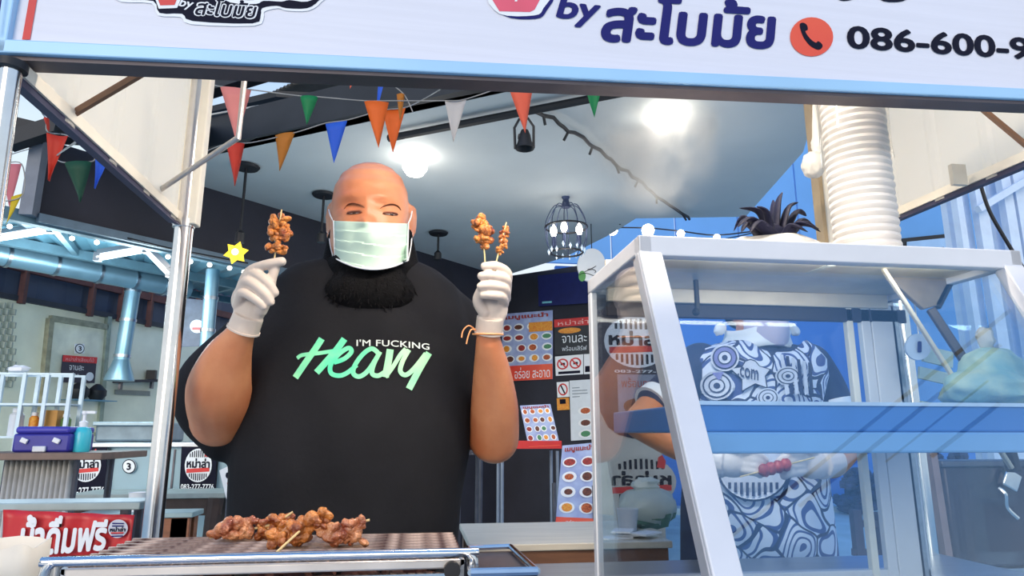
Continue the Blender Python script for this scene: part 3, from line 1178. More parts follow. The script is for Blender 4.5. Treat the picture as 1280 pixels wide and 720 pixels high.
# red shelf on pale legs
sh = thing('shelf', 'low red shelf on thin pale legs against the dark wall', 'shelf', P(660, 640, 4.75))
sh.location.z = 0
b = MB(); b.box2(P(622, 561, 4.75), P(702, 551, 4.75) + Vector((0, .25, 0))); b.build('shelf_board', RED, sh, smooth=False)
for px in (628, 697):
    for dy in (0.01, .24):
        q = P(px, 560, 4.75)
        b = MB(); b.tube([(q.x, q.y + dy, q.z - .02), (q.x, q.y + dy, 0)], .012, 8); b.build('leg', mat('pale_leg', C(130, 140, 156), .4, .4), sh)
# round white wall plate with black line print, navy screen, little yellow lamp
c = Q([(676, 346), (738, 340), (738, 380), (677, 384)], lambda x, y: bw_pt(x, y, .06))
t = board('screen', 'dark navy screen on the back wall below the chandelier', 'screen', c, mat('screen_navy', C(34, 38, 92), .25, var=.1), .04)
qpoly('caption', c, rect(.08, .86, .28, .92), mat('teal_print', C(120, 190, 200), .5), t)
b_ = [P(722, 311, 5.2), P(757, 310, 5.2), P(757, 352, 5.2), P(722, 353, 5.2)]
cen = quad4(b_, .5, 1)
t = thing('round_sign', 'round white sign with black swirl print and green corner, hung over the screen', 'sign', cen)
b = MB(); b.slab([quad4(b_, *p) for p in circ(.5, .5, .5, .5)], .02, qn(b_)); b.build('disc', WHITE, t, smooth=False)
for k_ in range(3):
    b = MB(); b.tube([quad4(b_, .35 + .3 * math.sin(a * .5 + k_), .58 + .1 * k_ + .05 * math.cos(a)) + qn(b_) * .003 for a in range(6)], .006, 6, .4)
    b.build('swirl', INK, t)
qpoly('green_corner', b_, circ(.16, .82, .13, .16, 14), mat('green_print', C(96, 160, 90), .5), t)
b = MB(); b.tube([quad4(b_, .5, 0), quad4(b_, .5, 0) + Vector((0, 0, .30))], .004, 6); b.build('hanging_wire', BLACK, t)

# ---- bench with pale top behind the cart, cups and bag on it
zb = .845
bx0, bx1 = P(588, 668, 2.05).x, P(842, 700, 2.05).x
be = thing('bench', 'brown wooden bench with pale worn top behind the grill', 'bench', ((bx0 + bx1) / 2, 2.3, 0))
b = MB(); b.box2((bx0, 2.05, zb - .02), (bx1, 2.55, zb)); b.build('bench_top', WOOD_PALE, be, bevel=.003)
b = MB(); b.box2((bx0 + .01, 2.06, zb - .12), (bx1 - .01, 2.09, zb - .02)); b.build('apron_board', WOOD, be, bevel=.003)
for x in (bx0 + .04, bx1 - .04):
    for y in (2.1, 2.5):
        b = MB(); b.box2((x - .03, y - .03, 0), (x + .03, y + .03, zb - .02)); b.build('leg', WOOD, be)
CLEAR = glass('clear_plastic', (.97, .98, .99), .12, 1.5)
BAGM = mat('bag_plastic', C(232, 236, 230), .3, var=.06, trans=.5)
bx_ = P(785, 664, 2.2)
b = MB(); b.lathe([(.026, 0), (.034, .075), (.036, .078), (.033, .076), (.025, .004)], (bx_.x, 2.2, zb), 18, closed=False)
tag(b.build('plastic_cup', mat('cup_plastic', C(230, 232, 235), .2, var=.03, trans=.5)), 'clear plastic cup standing on paper napkins on the bench', 'cup')
for i, (px, a) in enumerate(((768, 20), (790, -15), (806, 40), (780, 65))):
    q = P(px, 676, 2.13)
    b = MB(); b.box((q.x, 2.12 + .02 * (i % 2), zb + .003 + i * .0055), (.045, .03, .0025), Matrix.Rotation(math.radians(a), 3, 'Z'))
    tag(b.build('paper_napkin', WHITE, smooth=False), ['leftmost loose paper napkin under the clear cup, lowest in the pile', 'second paper napkin of the pile, under the right side of the cup', 'rightmost paper napkin, turned toward the knotted food bag', 'topmost paper napkin of the pile in front of the cup'][i], 'napkin', 'napkins under the clear cup')
q = P(815, 655, 2.3)
bg_ = thing('food_bag', 'knotted white plastic bag over green leaves on the bench', 'bag', (q.x, 2.34, zb))
b = MB(); b.ball((q.x + .01, 2.34, zb + .05), (.09, .07, .05), 18, 10, jit=.12); b.build('greens', mat('greens', C(92, 132, 110), .6, var=.4, scale=30), bg_)
b = MB(); b.ball((q.x + .0, 2.34, zb + .072), (.10, .08, .065), 20, 12, jit=.07); b.build('bag_skin', BAGM, bg_)
b = MB(); b.ball((q.x - .01, 2.33, zb + .145), (.05, .03, .02), 12, 8, jit=.3); b.build('knot', BAGM, bg_)

# ---- sign added for the logos mirrored in the side glass: dark head, pale foot
c = [P(739, 362, 2.65), P(850, 362, 2.65), P(850, 662, 2.65), P(740, 662, 2.65)]
c = [Vector((p.x, 2.65, p.z)) for p in c]
zt_, zb_ = c[0].z, .05
c = [Vector((c[0].x, 2.65, zt_)), Vector((c[0].x + .27, 2.65, zt_)), Vector((c[0].x + .27, 2.65, zb_)), Vector((c[0].x, 2.65, zb_))]
st = thing('reflection_sign', 'tall pale sign added for a reflection in the side glass, with dark rounded head and logos', 'sign', (c[0].x + .13, 2.65, 0))
b = MB(); b.slab(c, .02, (0, -1, 0)); b.build('panel', mat('pale_sign_panel', C(206, 200, 188), .4, var=.05), st, smooth=False)
b = MB(); b.box2((c[0].x + .05, 2.55, 0), (c[0].x + .22, 2.8, .05)); b.build('foot', STEEL_DK, st)


def sv(py):
    return (zt_ - P(780, py, 2.65).z) / (zt_ - zb_)


def su(px):
    return (P(px, 450, 2.65).x - c[0].x) / .27


v1_ = sv(548)
qpoly('dark_head', c, [(0.0, 0), (1, 0), (1, v1_), (.55, v1_), (.35, v1_ - .008), (.2, v1_ - .025), (.09, v1_ - .06), (.05, v1_ - .12)], mat('dark_slate', C(64, 62, 76), .35), st)
qpoly('grey_inset', c, rect(.36, sv(468), 1, sv(540)), mat('pale_inset', C(150, 152, 168), .4), st, .003)
qtext('inset_line', c, 'พร้อมทาน', .42, sv(472), .95, sv(484), FOODS[4], st, .004)
qpoly('inset_dish', c, circ(.62, sv(508), .18, .018), FOODS[1], st, .004)
logo(c, st, su(796), sv(427), .50, (sv(462) - sv(397)) / 2, dark=INK, l0=.002)
qtext('number', c, '083-277-7776', su(767), sv(452) + .02, su(767) + 1.0, sv(466), WHITE, st, .006, bold=.02)
logo(c, st, su(796), sv(602), .52, (sv(634) - sv(570)) / 2, mirror=True, disc=mat('pale_sign_panel2', C(200, 194, 184), .4))

# ---- small dark stand with a few bottles, right of the seller
sd = thing('stand', 'small black metal stand in the dark beside the seller', 'stand', P(588, 655, 3.2))
sd.location.z = 0
x0, x1, zt2 = P(572, 562, 3.2).x, P(604, 562, 3.2).x, P(588, 563, 3.2).z
b = MB(); b.box2((x0, 3.2, zt2 - .02), (x1, 3.4, zt2)); b.build('stand_top', STEEL_DK, sd)
for x in (x0 + .01, x1 - .01):
    for y in (3.21, 3.39):
        b = MB(); b.tube([(x, y, 0), (x, y, zt2 - .02)], .009, 8); b.build('leg', STEEL_DK, sd)
b = MB(); b.box2((x0, 3.21, .62), (x1, 3.39, .635)); b.build('lower_shelf', STEEL_DK, sd)
q = P(577, 545, 3.25)
bo = thing('bottle', 'small bright blue bottle on the black stand', 'bottle', (q.x, 3.28, zt2))
b = MB(); b.lathe([(.018, 0), (.02, .02), (.02, .045), (.008, .06), (.008, .065)], (q.x, 3.28, zt2), 12); b.build('body', mat('blue_bottle', C(60, 150, 210), .3), bo)
b = MB(); b.lathe([(.011, .065), (.011, .085)], (q.x, 3.28, zt2), 12); b.build('cap', mat('pale_cap', C(150, 206, 236), .4), bo)
q = P(589, 550, 3.25)
b = MB(); b.ball((q.x, 3.3, zt2 + .028), (.03, .03, .028), 12, 8, jit=.1)
tag(b.build('bread_roll', FOODS[1]), 'brown round lump beside the blue bottle on the black stand', 'food')

# ---- lamps and cables on the ceiling
tk = MB(); tk.tube([PZ(486, 173, ZC - .04), PZ(798, 112, ZC - .04)], .022, 8)
tag(tk.build('lamp_track', BLACK), 'long straight black lamp rail fixed under the grey ceiling', 'lamp rail')
b = MB()
rr = random.Random(4)
ks = [PZ(672, 138, ZC - .02), PZ(720, 168, ZC - .05), PZ(770, 205, ZC - .03), PZ(815, 240, ZC - .04), PZ(862, 273, ZC - .03)]
pts = [p + Vector((rr.uniform(-.015, .015), 0, rr.uniform(-.012, .012))) for p in spline(ks, 7)]
b.tube(pts, .011, 6)
for p in pts[2::4]:
    b.tube([p, p + Vector((rr.uniform(-.05, .05), .02, -.045))], .008, 5)
tag(b.build('cable', BLACK), 'knotty dark cable running along the grey ceiling to the right', 'cable')
b = MB(); b.tube([PZ(238, 148, 3.05), PZ(420, 115, 3.05), PZ(560, 92, 3.05)], .006, 6)
tag(b.build('cable', mat('pale_cable', C(190, 190, 186), .5)), 'thin pale cable along the face of the black roof beam', 'cable')

sp = thing('spot_lamp', 'black spot lamp in a bracket hanging from the ceiling rail', 'lamp', P(655, 187, 3.15))
q = lambda x, y: P(x, y, 3.15)
b = MB(); b.tube([q(644, 186), q(643, 160), q(649, 149), q(660, 148), q(667, 158), q(667, 185)], .007, 8); b.build('bracket', BLACK, sp)
b = MB(); b.lathe([(.018, .10), (.03, .07), (.035, .04), (.048, .0), (.044, 0), (.02, .05)], q(656, 186), 16, closed=False); b.build('lamp_head', BLACK, sp)
b = MB(); b.tube([q(655, 149), q(655, 149) + Vector((0, 0, max(.02, 2.8 - q(655, 149).z)))], .008, 8); b.build('stem', BLACK, sp)
b = MB(); b.box(q(655, 171), (.03, .015, .008)); b.build('crossbar', BLACK, sp)

BULB = emis('bulb_white', (1.0, 0.95, 0.86), 14.0)
CAPM = mat('lamp_cap', C(60, 60, 62), .4, .5)
la = thing('pendant_lamp', 'bright white jar shaped pendant lamp glowing above the seller head', 'lamp', P(520, 224, 4.0))
q = P(519, 202, 4.0)
b = MB(); b.lathe([(.05, -.085), (.075, -.05), (.08, 0), (.07, .05), (.045, .085)], q, 18); b.build('bulb', BULB, la)
b = MB(); b.lathe([(.05, .08), (.05, .11), (.02, .13)], q, 16); b.build('cap', CAPM, la)
b = MB(); b.tube([q + Vector((0, 0, .12)), Vector((q.x, q.y, ZC))], .008, 8); b.build('cord', BLACK, la)
light('pendant_light', q - Vector((0, .0, .6)), 11, (1, .94, .86), .3, la)
la = thing('pendant_lamp', 'bright round bulb in a black wire fitting, glowing in drifting smoke', 'lamp', P(828, 172, 3.3))
q = P(828, 153, 3.3)
b = MB(); b.ball(q, .062, 18, 12); b.build('bulb', BULB, la)
b = MB(); b.lathe([(.05, .05), (.055, .085), (.035, .11)], q, 16); b.build('cap', mat('brass_cap', C(120, 104, 84), .4, .5), la)
b = MB(); b.tube([q + Vector((-.045, 0, .08)), q + Vector((-.05, 0, .13)), q + Vector((0, 0, .165)), q + Vector((.05, 0, .13)), q + Vector((.045, 0, .08))], .006, 8); b.build('wire_bracket', BLACK, la)
b = MB(); b.tube([q + Vector((0, 0, .16)), Vector((q.x, q.y, ZC))], .008, 8); b.build('cord', BLACK, la)
light('pendant_light', q - Vector((0, .0, .5)), 9, (1, .95, .88), .3, la)
light('bulb_light', q - Vector((0, .1, .02)), 3.5, (1, .93, .8), .06, la)
# thin rods with small ceiling caps
for i, (px, py, Y, yb, lb) in enumerate(((308, 207, 4.4, 300, 'thin rod from a flat black ceiling cap ending behind the star lantern'), (405, 242, 5.0, 300, 'thin black rod from a flat cap just left of the seller head'), (548, 290, 6.2, 322, 'small black ceiling cap and rod right of the seller head'))):
    q = PZ(px, py, ZC)
    th = thing('pendant_rod', lb, 'lamp rod', (q.x, q.y, P(px, yb, q.y).z), 'rods with flat caps under the ceiling')
    b = MB(); b.lathe([(.075, -.022), (.085, -.008), (.07, 0)], q, 18); b.build('cap', BLACK, th)
    b = MB(); b.tube([q, (q.x, q.y, P(px, yb, q.y).z)], .009, 8); b.build('rod', BLACK, th)
    b = MB(); b.lathe([(.03, 0), (.03, .06), (.012, .08)], (q.x, q.y, P(px, yb, q.y).z - .02), 12); b.build('socket', BLACK, th)
# star lantern
q = P(295, 316, 4.2)
stl = thing('star_lantern', 'glowing yellow star lantern by the left raised hand', 'lantern', q - Vector((0, 0, .07)))
b = MB()
pts = []
for i in range(12):
    a = math.pi * i / 6 + .26
    r_ = .075 if i % 2 == 0 else .046
    pts.append(q + Vector((r_ * math.cos(a), 0, r_ * math.sin(a))))
ctr = [q + Vector((0, -.03, 0)), q + Vector((0, .03, 0))]
b.add(pts + ctr, [(i, (i + 1) % 12, 12) for i in range(12)] + [((i + 1) % 12, i, 13) for i in range(12)])
b.build('star', emis('star_yellow', (1.0, .72, .04), 1.3), stl, smooth=False)
b = MB(); b.ball(q + Vector((0, -.022, 0)), .02, 12, 8); b.build('bulb', emis('star_core', (1, .95, .7), 4), stl)
b = MB(); b.tube([q + Vector((0, 0, .07)), Vector((q.x, q.y, ZL + .04))], .003, 6); b.build('cord', BLACK, stl)

# chandelier
ch = thing('chandelier', 'wire cage chandelier with three candle bulbs and crystal drops', 'chandelier', P(710, 333, 4.6))
q = P(707, 240, 4.6)
s_ = 4.6 / 850
b = MB(); b.lathe([(.055, .03), (.05, .0), (.02, -.06), (.032, -.1), (.03, -.12)], q, 16); b.build('canopy', mat('iron_blue', C(70, 80, 110), .45, .6), ch)
b = MB(); b.tube([q, Vector((q.x, q.y, ZC))], .01, 8); b.build('stem', BLACK, ch)
R1 = 28 * s_
zr = P(707, 284, 4.6).z
for k_ in range(10):
    a = 2 * math.pi * k_ / 10
    d = Vector((math.cos(a), math.sin(a), 0))
    b = MB(); b.tube(spline([q - Vector((0, 0, .11)) + d * .02, Vector((q.x, q.y, zr + .16)) + d * R1 * .55, Vector((q.x, q.y, zr + .07)) + d * R1 * .9, Vector((q.x, q.y, zr)) + d * R1, Vector((q.x, q.y, zr - .12)) + d * R1 * .95, Vector((q.x, q.y, zr - .2)) + d * R1 * .7], 4), .0035, 5); b.build('cage_wire', _M['iron_blue'], ch)
for z, r_ in ((zr, R1), (zr - .19, R1 * .75)):
    b = MB(); b.tube([Vector((q.x, q.y, z)) + Vector((math.cos(2 * math.pi * i / 24), math.sin(2 * math.pi * i / 24), 0)) * r_ for i in range(25)], .007, 6); b.build('ring', BLACK, ch)
for px, py, dy in ((692, 290, -.05), (705, 285, .08), (724, 288, 0)):
    p = P(px, py, 4.6 + dy)
    b = MB(); b.lathe([(.012, -.035), (.026, 0), (.02, .03), (.004, .055)], p, 12); b.build('candle_bulb', BULB, ch)
    b = MB(); b.lathe([(.014, -.11), (.014, -.035)], p, 10); b.build('candle', _M['iron_blue'], ch)
light('chandelier_light', P(706, 330, 4.4), 4, (1, .93, .85), .1, ch)
rr = random.Random(5)
for k_ in range(16):
    a = 2 * math.pi * k_ / 16
    p = Vector((q.x + R1 * .85 * math.cos(a), q.y + R1 * .85 * math.sin(a), zr - .15 - rr.uniform(0, .04)))
    b = MB(); b.lathe([(.001, .02), (.011, 0), (.001, -.025)], p, 6); b.build('crystal', mat('crystal', C(200, 220, 240), .08, spec=1), ch, smooth=False)

# string of round bulbs over the yard on the right
sb = thing('light_string', 'string of round white bulbs against the pale blue sheeting', 'string lights', P(830, 300, 6.5))
pp = [(735, 276), (765, 287), (810, 288), (851, 292), (896, 297), (950, 292)]
b = MB(); b.tube(spline([PZ(775, 280, ZC)] + [P(x, y - 3, 6.5) for x, y in pp[1:]] + [Vector((4.6, 10.5, 4.3))], 4), .008, 6); b.build('cord', BLACK, sb)
for x, y, r_ in ((765, 287, .06), (810, 288, .065), (851, 292, .04), (896, 297, .035)):
    b = MB(); b.ball(P(x, y, 6.45), r_, 12, 8); b.build('bulb', BULB, sb)
# ------------------------------------------------------------------ side kitchen on the left
def kpt(px, py, lift=0.02):
    return PP(px, py, KA, kn) + kn * lift


DUCT = mat('zinc_duct', C(134, 166, 182), .38, .6, var=.12, scale=6)
STRIP = emis('strip_white', (.84, .95, 1.0), 2.2)
# door, pillar and brick edge of the plaster wall
c = Q([(61, 398), (130, 409), (126, 540), (46, 545)], kpt)
b = MB(); b.slab(c, .05, kn); struct(b.build('door_1', mat('door_plaster', C(236, 234, 214), .7, var=.16, scale=5, bump=.1), smooth=False))
b = MB(); b.beam(kpt(60, 398, .03), kpt(131, 409, .03), .05, .06); b.beam(kpt(60, 398, .03), kpt(45, 545, .03), .06, .05); struct(b.build('trim_13', mat('door_trim', C(150, 148, 126), .7, var=.3), smooth=False))
b = MB(); b.beam(kpt(133, 396, .03), kpt(120, 545, .03), .05, .05); struct(b.build('trim_14', mat('grey_green_trim', C(150, 160, 146), .7, var=.2), smooth=False))
wk = bpy.data.objects['wall_kitchen']
bm_ = mat('grey_brick', C(168, 174, 164), .8, var=.2, scale=9)
base = None
for j in range(13):
    for i in range(4):
        p = kpt(-17 + i * 9 + (j % 2) * 4, 382 + j * 8.2, .004)
        if base is None:
            b = MB(); b.box(p, (.036, .012, .028)); base = b.build('brick', bm_, wk, smooth=False); base_p = p
        else:
            o = base.copy(); COL.objects.link(o); o.location = base.location + (p - base_p)
# number disc and dark notice on the door
c = Q([(89, 430), (101, 430), (101, 442), (89, 442)], lambda x, y: kpt(x, y, .05))
t = board('number_disc', 'small white round number plate on the plaster door above the dark notice', 'sign', c, WHITE)
qpoly('rim', c, circ(.5, .5, .5, .5), INK, t); qpoly('face', c, circ(.5, .5, .42, .42), WHITE, t, .004); qtext('digit', c, '3', .34, .25, .66, .75, INK, t, .007, bold=.03)
c = Q([(73, 444), (116, 447), (113, 479), (70, 478)], lambda x, y: kpt(x, y, .06))
t = board('notice', 'dark notice with red heading and round logo on the plaster door', 'sign', c, mat('slate_notice', C(52, 46, 60), .5))
qpoly('heading', c, rect(0, 0, 1, .24), RED, t, .005); qtext('heading_line', c, 'หม่าล่าเสียบไม้', .08, .05, .9, .2, mat('pale_pink2', C(230, 170, 170), .5), t, .008)
qtext('note_line', c, 'จานละ', .2, .36, .62, .54, WHITE, t, .006); qtext('note_line', c, 'อร่อย', .2, .62, .5, .8, WHITE, t, .006)
qpoly('logo_disc', c, circ(.82, .76, .12, .17), PAPER, t, .006)
# wire shelf with dark pans on the wall
p0, p1 = kpt(70, 492, .05), kpt(124, 495, .05)
t = thing('wire_shelf', 'small wire wall shelf under the dark notice', 'shelf', (p0 + p1) / 2 - Vector((0, 0, .1)))
d_ = (p1 - p0)
for f in (0, .07, .14, .21):
    b = MB(); b.tube([p0 + kn * f - Vector((0, 0, .06)), p1 + kn * f - Vector((0, 0, .06))], .005, 6); b.build('wire', DUCT, t)
for f in (0, .25, .5, .75, 1):
    b = MB(); b.tube([p0 + d_ * f + Vector((0, 0, .08)), p0 + d_ * f - Vector((0, 0, .06)), p0 + d_ * f - Vector((0, 0, .06)) + kn * .21], .005, 6); b.build('wire', DUCT, t)
for i, (f, r_) in enumerate(((.25, .10), (.68, .09))):
    b = MB(); b.lathe([(.6 * r_, 0), (r_, .05), (r_, .10), (r_ * .5, .15), (.02, .17)], p0 + d_ * f + kn * .1 - Vector((0, 0, .055)), 14)
    tag(b.build('pot', BLACK), ['dark lidded pot on the left of the wire wall shelf', 'smaller dark lidded pot on the right of the wire wall shelf'][i], 'pot', 'pots on the wire shelf')
p0, p1 = kpt(138, 477, .05), kpt(194, 476, .05)
t = thing('wall_shelf', 'thin dark wall shelf below the duct hood', 'shelf', (p0 + p1) / 2)
b = MB(); b.beam(p0 + kn * .06, p1 + kn * .06, .16, .03); b.build('shelf_board', mat('dark_ledge2', C(52, 46, 52), .6), t, smooth=False)
for f in (.15, .85):
    b = MB(); b.box(p0.lerp(p1, f) - Vector((0, 0, .05)) , (.012, .03, .04)); b.build('bracket', STEEL_DK, t, smooth=False)
q_ = kpt(184, 471, .06)
b = MB(); b.box2(q_ - Vector((.05, .03, .03)), q_ + Vector((.05, .03, .075)))
tag(b.build('small_box', BLACK, smooth=False), 'small black box on the thin wall shelf', 'box')
c = Q([(142, 487), (186, 489), (186, 495), (142, 493)], kpt)
t = board('name_strip', 'narrow grey strip plate on the plaster wall below the thin shelf', 'sign', c, mat('strip_grey', C(130, 134, 128), .5))

# ducts
du = thing('vent_duct', 'long zinc ventilation duct with drop pipe and flared hood in the side kitchen', 'duct', P(150, 476, 6.2))
a0, a1 = P(-30, 312, 5.3), P(235, 362, 6.5)
b = MB(); b.tube([a0, a1], .085, 14); b.build('main_pipe', DUCT, du)
for f in (.12, .32, .52, .7, .86):
    p = a0.lerp(a1, f); dd = (a1 - a0).normalized() * .012
    b = MB(); b.tube([p - dd, p + dd], .094, 14); b.build('pipe_band', STEEL, du)
jt = P(168, 352, 6.2)
bt = P(152, 450, 6.2)
b = MB(); b.tube([jt, bt], .062, 14); b.build('drop_pipe', DUCT, du)
for f in (.12, .5, .95):
    p = jt.lerp(bt, f); dd = (bt - jt).normalized() * .012
    b = MB(); b.tube([p - dd, p + dd], .069, 14); b.build('pipe_band', STEEL, du)
hb = P(150, 476, 6.2)
b = MB(); b.lathe([(.115, 0), (.115, .015), (.062, hb.z * 0 + (bt.z - hb.z))], (bt.x, bt.y, hb.z), 16); b.build('hood', DUCT, du)
du = thing('drop_duct', 'zinc drop pipe hanging in front of the dark hanging board', 'duct', P(258, 445, 5.4))
jt, bt = P(264, 365, 5.4), P(257, 446, 5.4)
b = MB(); b.tube([jt + (jt - bt) * .35, bt], .05, 14); b.build('drop_pipe', DUCT, du)
for f in (.1, .6):
    p = jt.lerp(bt, f); dd = (bt - jt).normalized() * .012
    b = MB(); b.tube([p - dd, p + dd], .056, 14); b.build('pipe_band', STEEL, du)
hb = P(255, 462, 5.4)
b = MB(); b.lathe([(.09, 0), (.09, .012), (.05, bt.z - hb.z)], (bt.x, bt.y, hb.z), 16); b.build('hood', DUCT, du)

# strip lamps and bulbs; the short slanting one is a reflection built glowing
for i, (a, e_, lb) in enumerate((((-12, 299), (64, 287), 'long bright strip lamp at the far left under the teal roof'), ((122, 322), (186, 311), 'bright strip lamp in the middle of the teal roof near the chrome post'), ((183, 312), (212, 342), 'short slanting bright reflection built as a glowing strip, left of the chrome post'))):
    a, e_ = P(a[0], a[1], 4.7), P(e_[0], e_[1], 4.7)
    t = thing('strip_lamp', lb, 'lamp', (a + e_) / 2 + Vector((0, 0, -.02)), 'strip lamps in the side kitchen')
    b = MB(); b.tube([a, e_], .022, 10); b.build('tube', STRIP, t)
    b = MB(); b.beam(a + Vector((0, 0, .035)), e_ + Vector((0, 0, .035)), .05, .03); b.build('housing', ALU, t, smooth=False)
    for p in (a, e_):
        b = MB(); b.box(p + Vector((0, 0, .005)), (.02, .02, .03)); b.build('end_cap', ALU, t, smooth=False)
    light('strip_light', (a + e_) / 2 - Vector((0, -.25, .25)), 26 if i < 2 else 9, (.74, .93, 1), .2, t)
sb = thing('bulb_string', 'string of small round bulbs under the lintel of the side kitchen', 'string lights', P(150, 345, 4.3))
bs = [(12, 283), (77, 281), (90, 298), (121, 303), (148, 296), (210, 321), (238, 327), (262, 331), (287, 335), (305, 340)]
b = MB(); b.tube([P(x, y - 4, 4.35) for x, y in ((-20, 278), (40, 279), (120, 292), (210, 314), (310, 333))], .006, 6); b.build('cord', BLACK, sb)
for x, y in bs:
    b = MB(); b.ball(P(x, y, 4.35), .015, 10, 7); b.build('bulb', emis('bulb_small', (1, .95, .84), 4), sb)
# hanging dark logo board
c = Q([(222, 372), (263, 376), (263, 432), (222, 434)], lambda x, y: P(x, y, 5.6))
t = board('hanging_board', 'dark hanging board with small round logos between chrome post and raised hand', 'sign', c, mat('slate_board', C(40, 44, 62), .5, col2=C(70, 76, 96), scale=9))
qpoly('logo_disc', c, circ(.6, .58, .22, .14), PAPER, t, .004); qpoly('logo_ribbon', c, rect(.45, .60, .75, .66), RED, t, .007)
qpoly('logo_flame', c, [(.9, .45), (1, .55), (.9, .62)], RED, t, .004)

# grey metal counter with logo boards, stainless worktop
y0 = 5.2
xa, xb = P(84, 600, y0).x, P(330, 600, y0).x
ct = thing('kitchen_counter', 'long blue grey metal kitchen counter behind the low bench', 'counter', ((xa + xb) / 2, y0 + .35, 0))
zc = P(150, 553, y0).z
GREYM = mat('grey_blue_metal', C(150, 178, 190), .45, .2, var=.08, scale=3)
b = MB(); b.box2((xa, y0 + .02, 0.05), (xb, y0 + .7, zc - .03)); b.build('body', GREYM, ct, smooth=False)
b = MB(); b.box2((xa, y0 - .02, zc - .035), (xb, y0 + .72, zc)); b.build('worktop', STEEL, ct, bevel=.006)
b = MB(); b.box2((P(110, 540, y0).x, y0 + .1, zc), (P(196, 540, y0).x, y0 + .6, P(150, 529, y0 + .1).z)); b.build('sink_unit', mat('sink_steel', C(120, 138, 150), .45, .5, var=.15), ct, bevel=.02)
b = MB(); b.box2((P(108, 548, y0).x, y0 + .06, P(150, 532, y0).z), (P(192, 548, y0).x, y0 + .62, P(150, 527, y0).z)); b.build('sink_rim', mat('sink_steel2', C(150, 168, 178), .4, .5, var=.1), ct, bevel=.006)
for px in (133, 215, 270):
    b = MB(); b.box2((P(px, 590, y0).x - .006, y0 + .012, .1), (P(px, 590, y0).x + .006, y0 + .024, zc - .05)); b.build('panel_joint', STEEL_DK, ct, smooth=False)
c = Q([(84, 560), (134, 559), (131, 622), (82, 624)], lambda x, y: P(x, y, y0 - .03))
t = board('logo_board', 'black board with round logo and phone number, left on the grey counter', 'sign', c, INK, group='logo boards on the grey counter')
logo(c, t, .50, .36, .37, .32, l0=.002); qtext('number', c, '083-277-7776', .02, .78, .98, .93, WHITE, t, .004, bold=.02)
c = Q([(227, 558), (271, 559), (269, 614), (224, 614)], lambda x, y: P(x, y, y0 - .03))
t = board('logo_board', 'black board with round logo, on the counter right of the chrome post', 'sign', c, INK, group='logo boards on the grey counter')
logo(c, t, .50, .42, .38, .38, l0=.002); qtext('number', c, '083-277-7776', .04, .84, .96, .96, WHITE, t, .004, bold=.02)
c = Q([(153, 574), (170, 574), (170, 592), (153, 592)], lambda x, y: P(x, y, y0 - .0))
t = thing('number_disc', 'white round number plate on the front of the grey counter', 'sign', quad4(c, .5, 1))
b = MB(); b.slab([quad4(c, *p) for p in circ(.5, .5, .5, .5)], .01, qn(c)); b.build('disc', WHITE, t, smooth=False)
qpoly('rim', c, circ(.5, .5, .5, .5), INK, t, .003); qpoly('face', c, circ(.5, .5, .43, .43), WHITE, t, .006); qtext('digit', c, '3', .34, .25, .66, .75, INK, t, .009, bold=.03)
c = Q([(274, 588), (291, 580), (296, 618), (283, 624)], lambda x, y: P(x, y, 4.38))
t = board('notice_card', 'small tilted white card with red and black print beside the seller hip', 'card', c, WHITE)
qpoly('mark', c, circ(.5, .28, .14, .1), INK, t); qpoly('mark', c, rect(.35, .5, .65, .8), RED, t)
b = MB(); b.tube([quad4(c, .5, .5) + Vector((0, .01, 0)), Vector((quad4(c, .5, .5).x, 4.40, 0))], .01, 8); b.build('holder_rod', STEEL_DK, t)
# dark low bench, wooden crate table, cup
bn_ = thing('low_bench', 'long dark low bench with bowed legs in front of the grey counter', 'bench', P(180, 690, 4.5))
bn_.location.z = 0
zt3 = P(200, 617, 4.45).z
xa, xb = P(80, 640, 4.45).x, P(279, 640, 4.45).x
b = MB(); b.box2((xa, 4.45, zt3 - .03), (xb, 4.85, zt3)); b.build('bench_top', mat('bench_grey', C(150, 160, 158), .5, var=.12), bn_, bevel=.004)
b = MB(); b.box2((xa + .02, 4.47, zt3 - .13), (xb - .02, 4.50, zt3 - .03)); b.build('apron_board', mat('dark_brown', C(62, 46, 42), .6, var=.25), bn_, bevel=.004)
for x in (xa + .06, xb - .06):
    for y in (4.49, 4.82):
        b = MB(); b.tube([(x, y, zt3 - .03), (x + (.03 if x < 0 and x == xa + .06 else -.03), y, .35), (x, y, 0)], [.05, .035, .045], 8); b.build('leg', _M['dark_brown'], bn_)
ta = thing('crate_table', 'low orange brown wooden table behind the red banner', 'table', P(200, 690, 3.0))
ta.location.z = 0
zt4 = P(200, 641, 2.95).z
xa, xb = P(92, 650, 2.95).x, P(240, 650, 2.95).x
b = MB(); b.box2((xa, 2.95, zt4 - .02), (xb, 3.1, zt4)); b.build('table_top', mat('teal_top', C(150, 172, 172), .4, .1, var=.1), ta, bevel=.003)
b = MB(); b.box2((xa + .01, 2.96, zt4 - .10), (xb - .01, 2.98, zt4 - .02)); b.build('apron_board', mat('orange_wood', C(150, 92, 60), .55, var=.3, scale=6, stretch=(1, 8, 8)), ta, bevel=.003)
for x in (xa + .05, xb - .05):
    for y in (2.98, 3.07):
        b = MB(); b.box2((x - .03, y - .02, 0), (x + .03, y + .03, zt4 - .02)); b.build('leg', _M['orange_wood'], ta)
q = P(172, 645, 3.05)
b = MB(); b.lathe([(.028, 0), (.034, .07), (.036, .072), (.032, .07), (.027, .005)], (q.x, 3.03, zt4), 16, closed=False)
tag(b.build('cup', WHITE), 'white cup on the low wooden table beside the chrome post', 'cup')

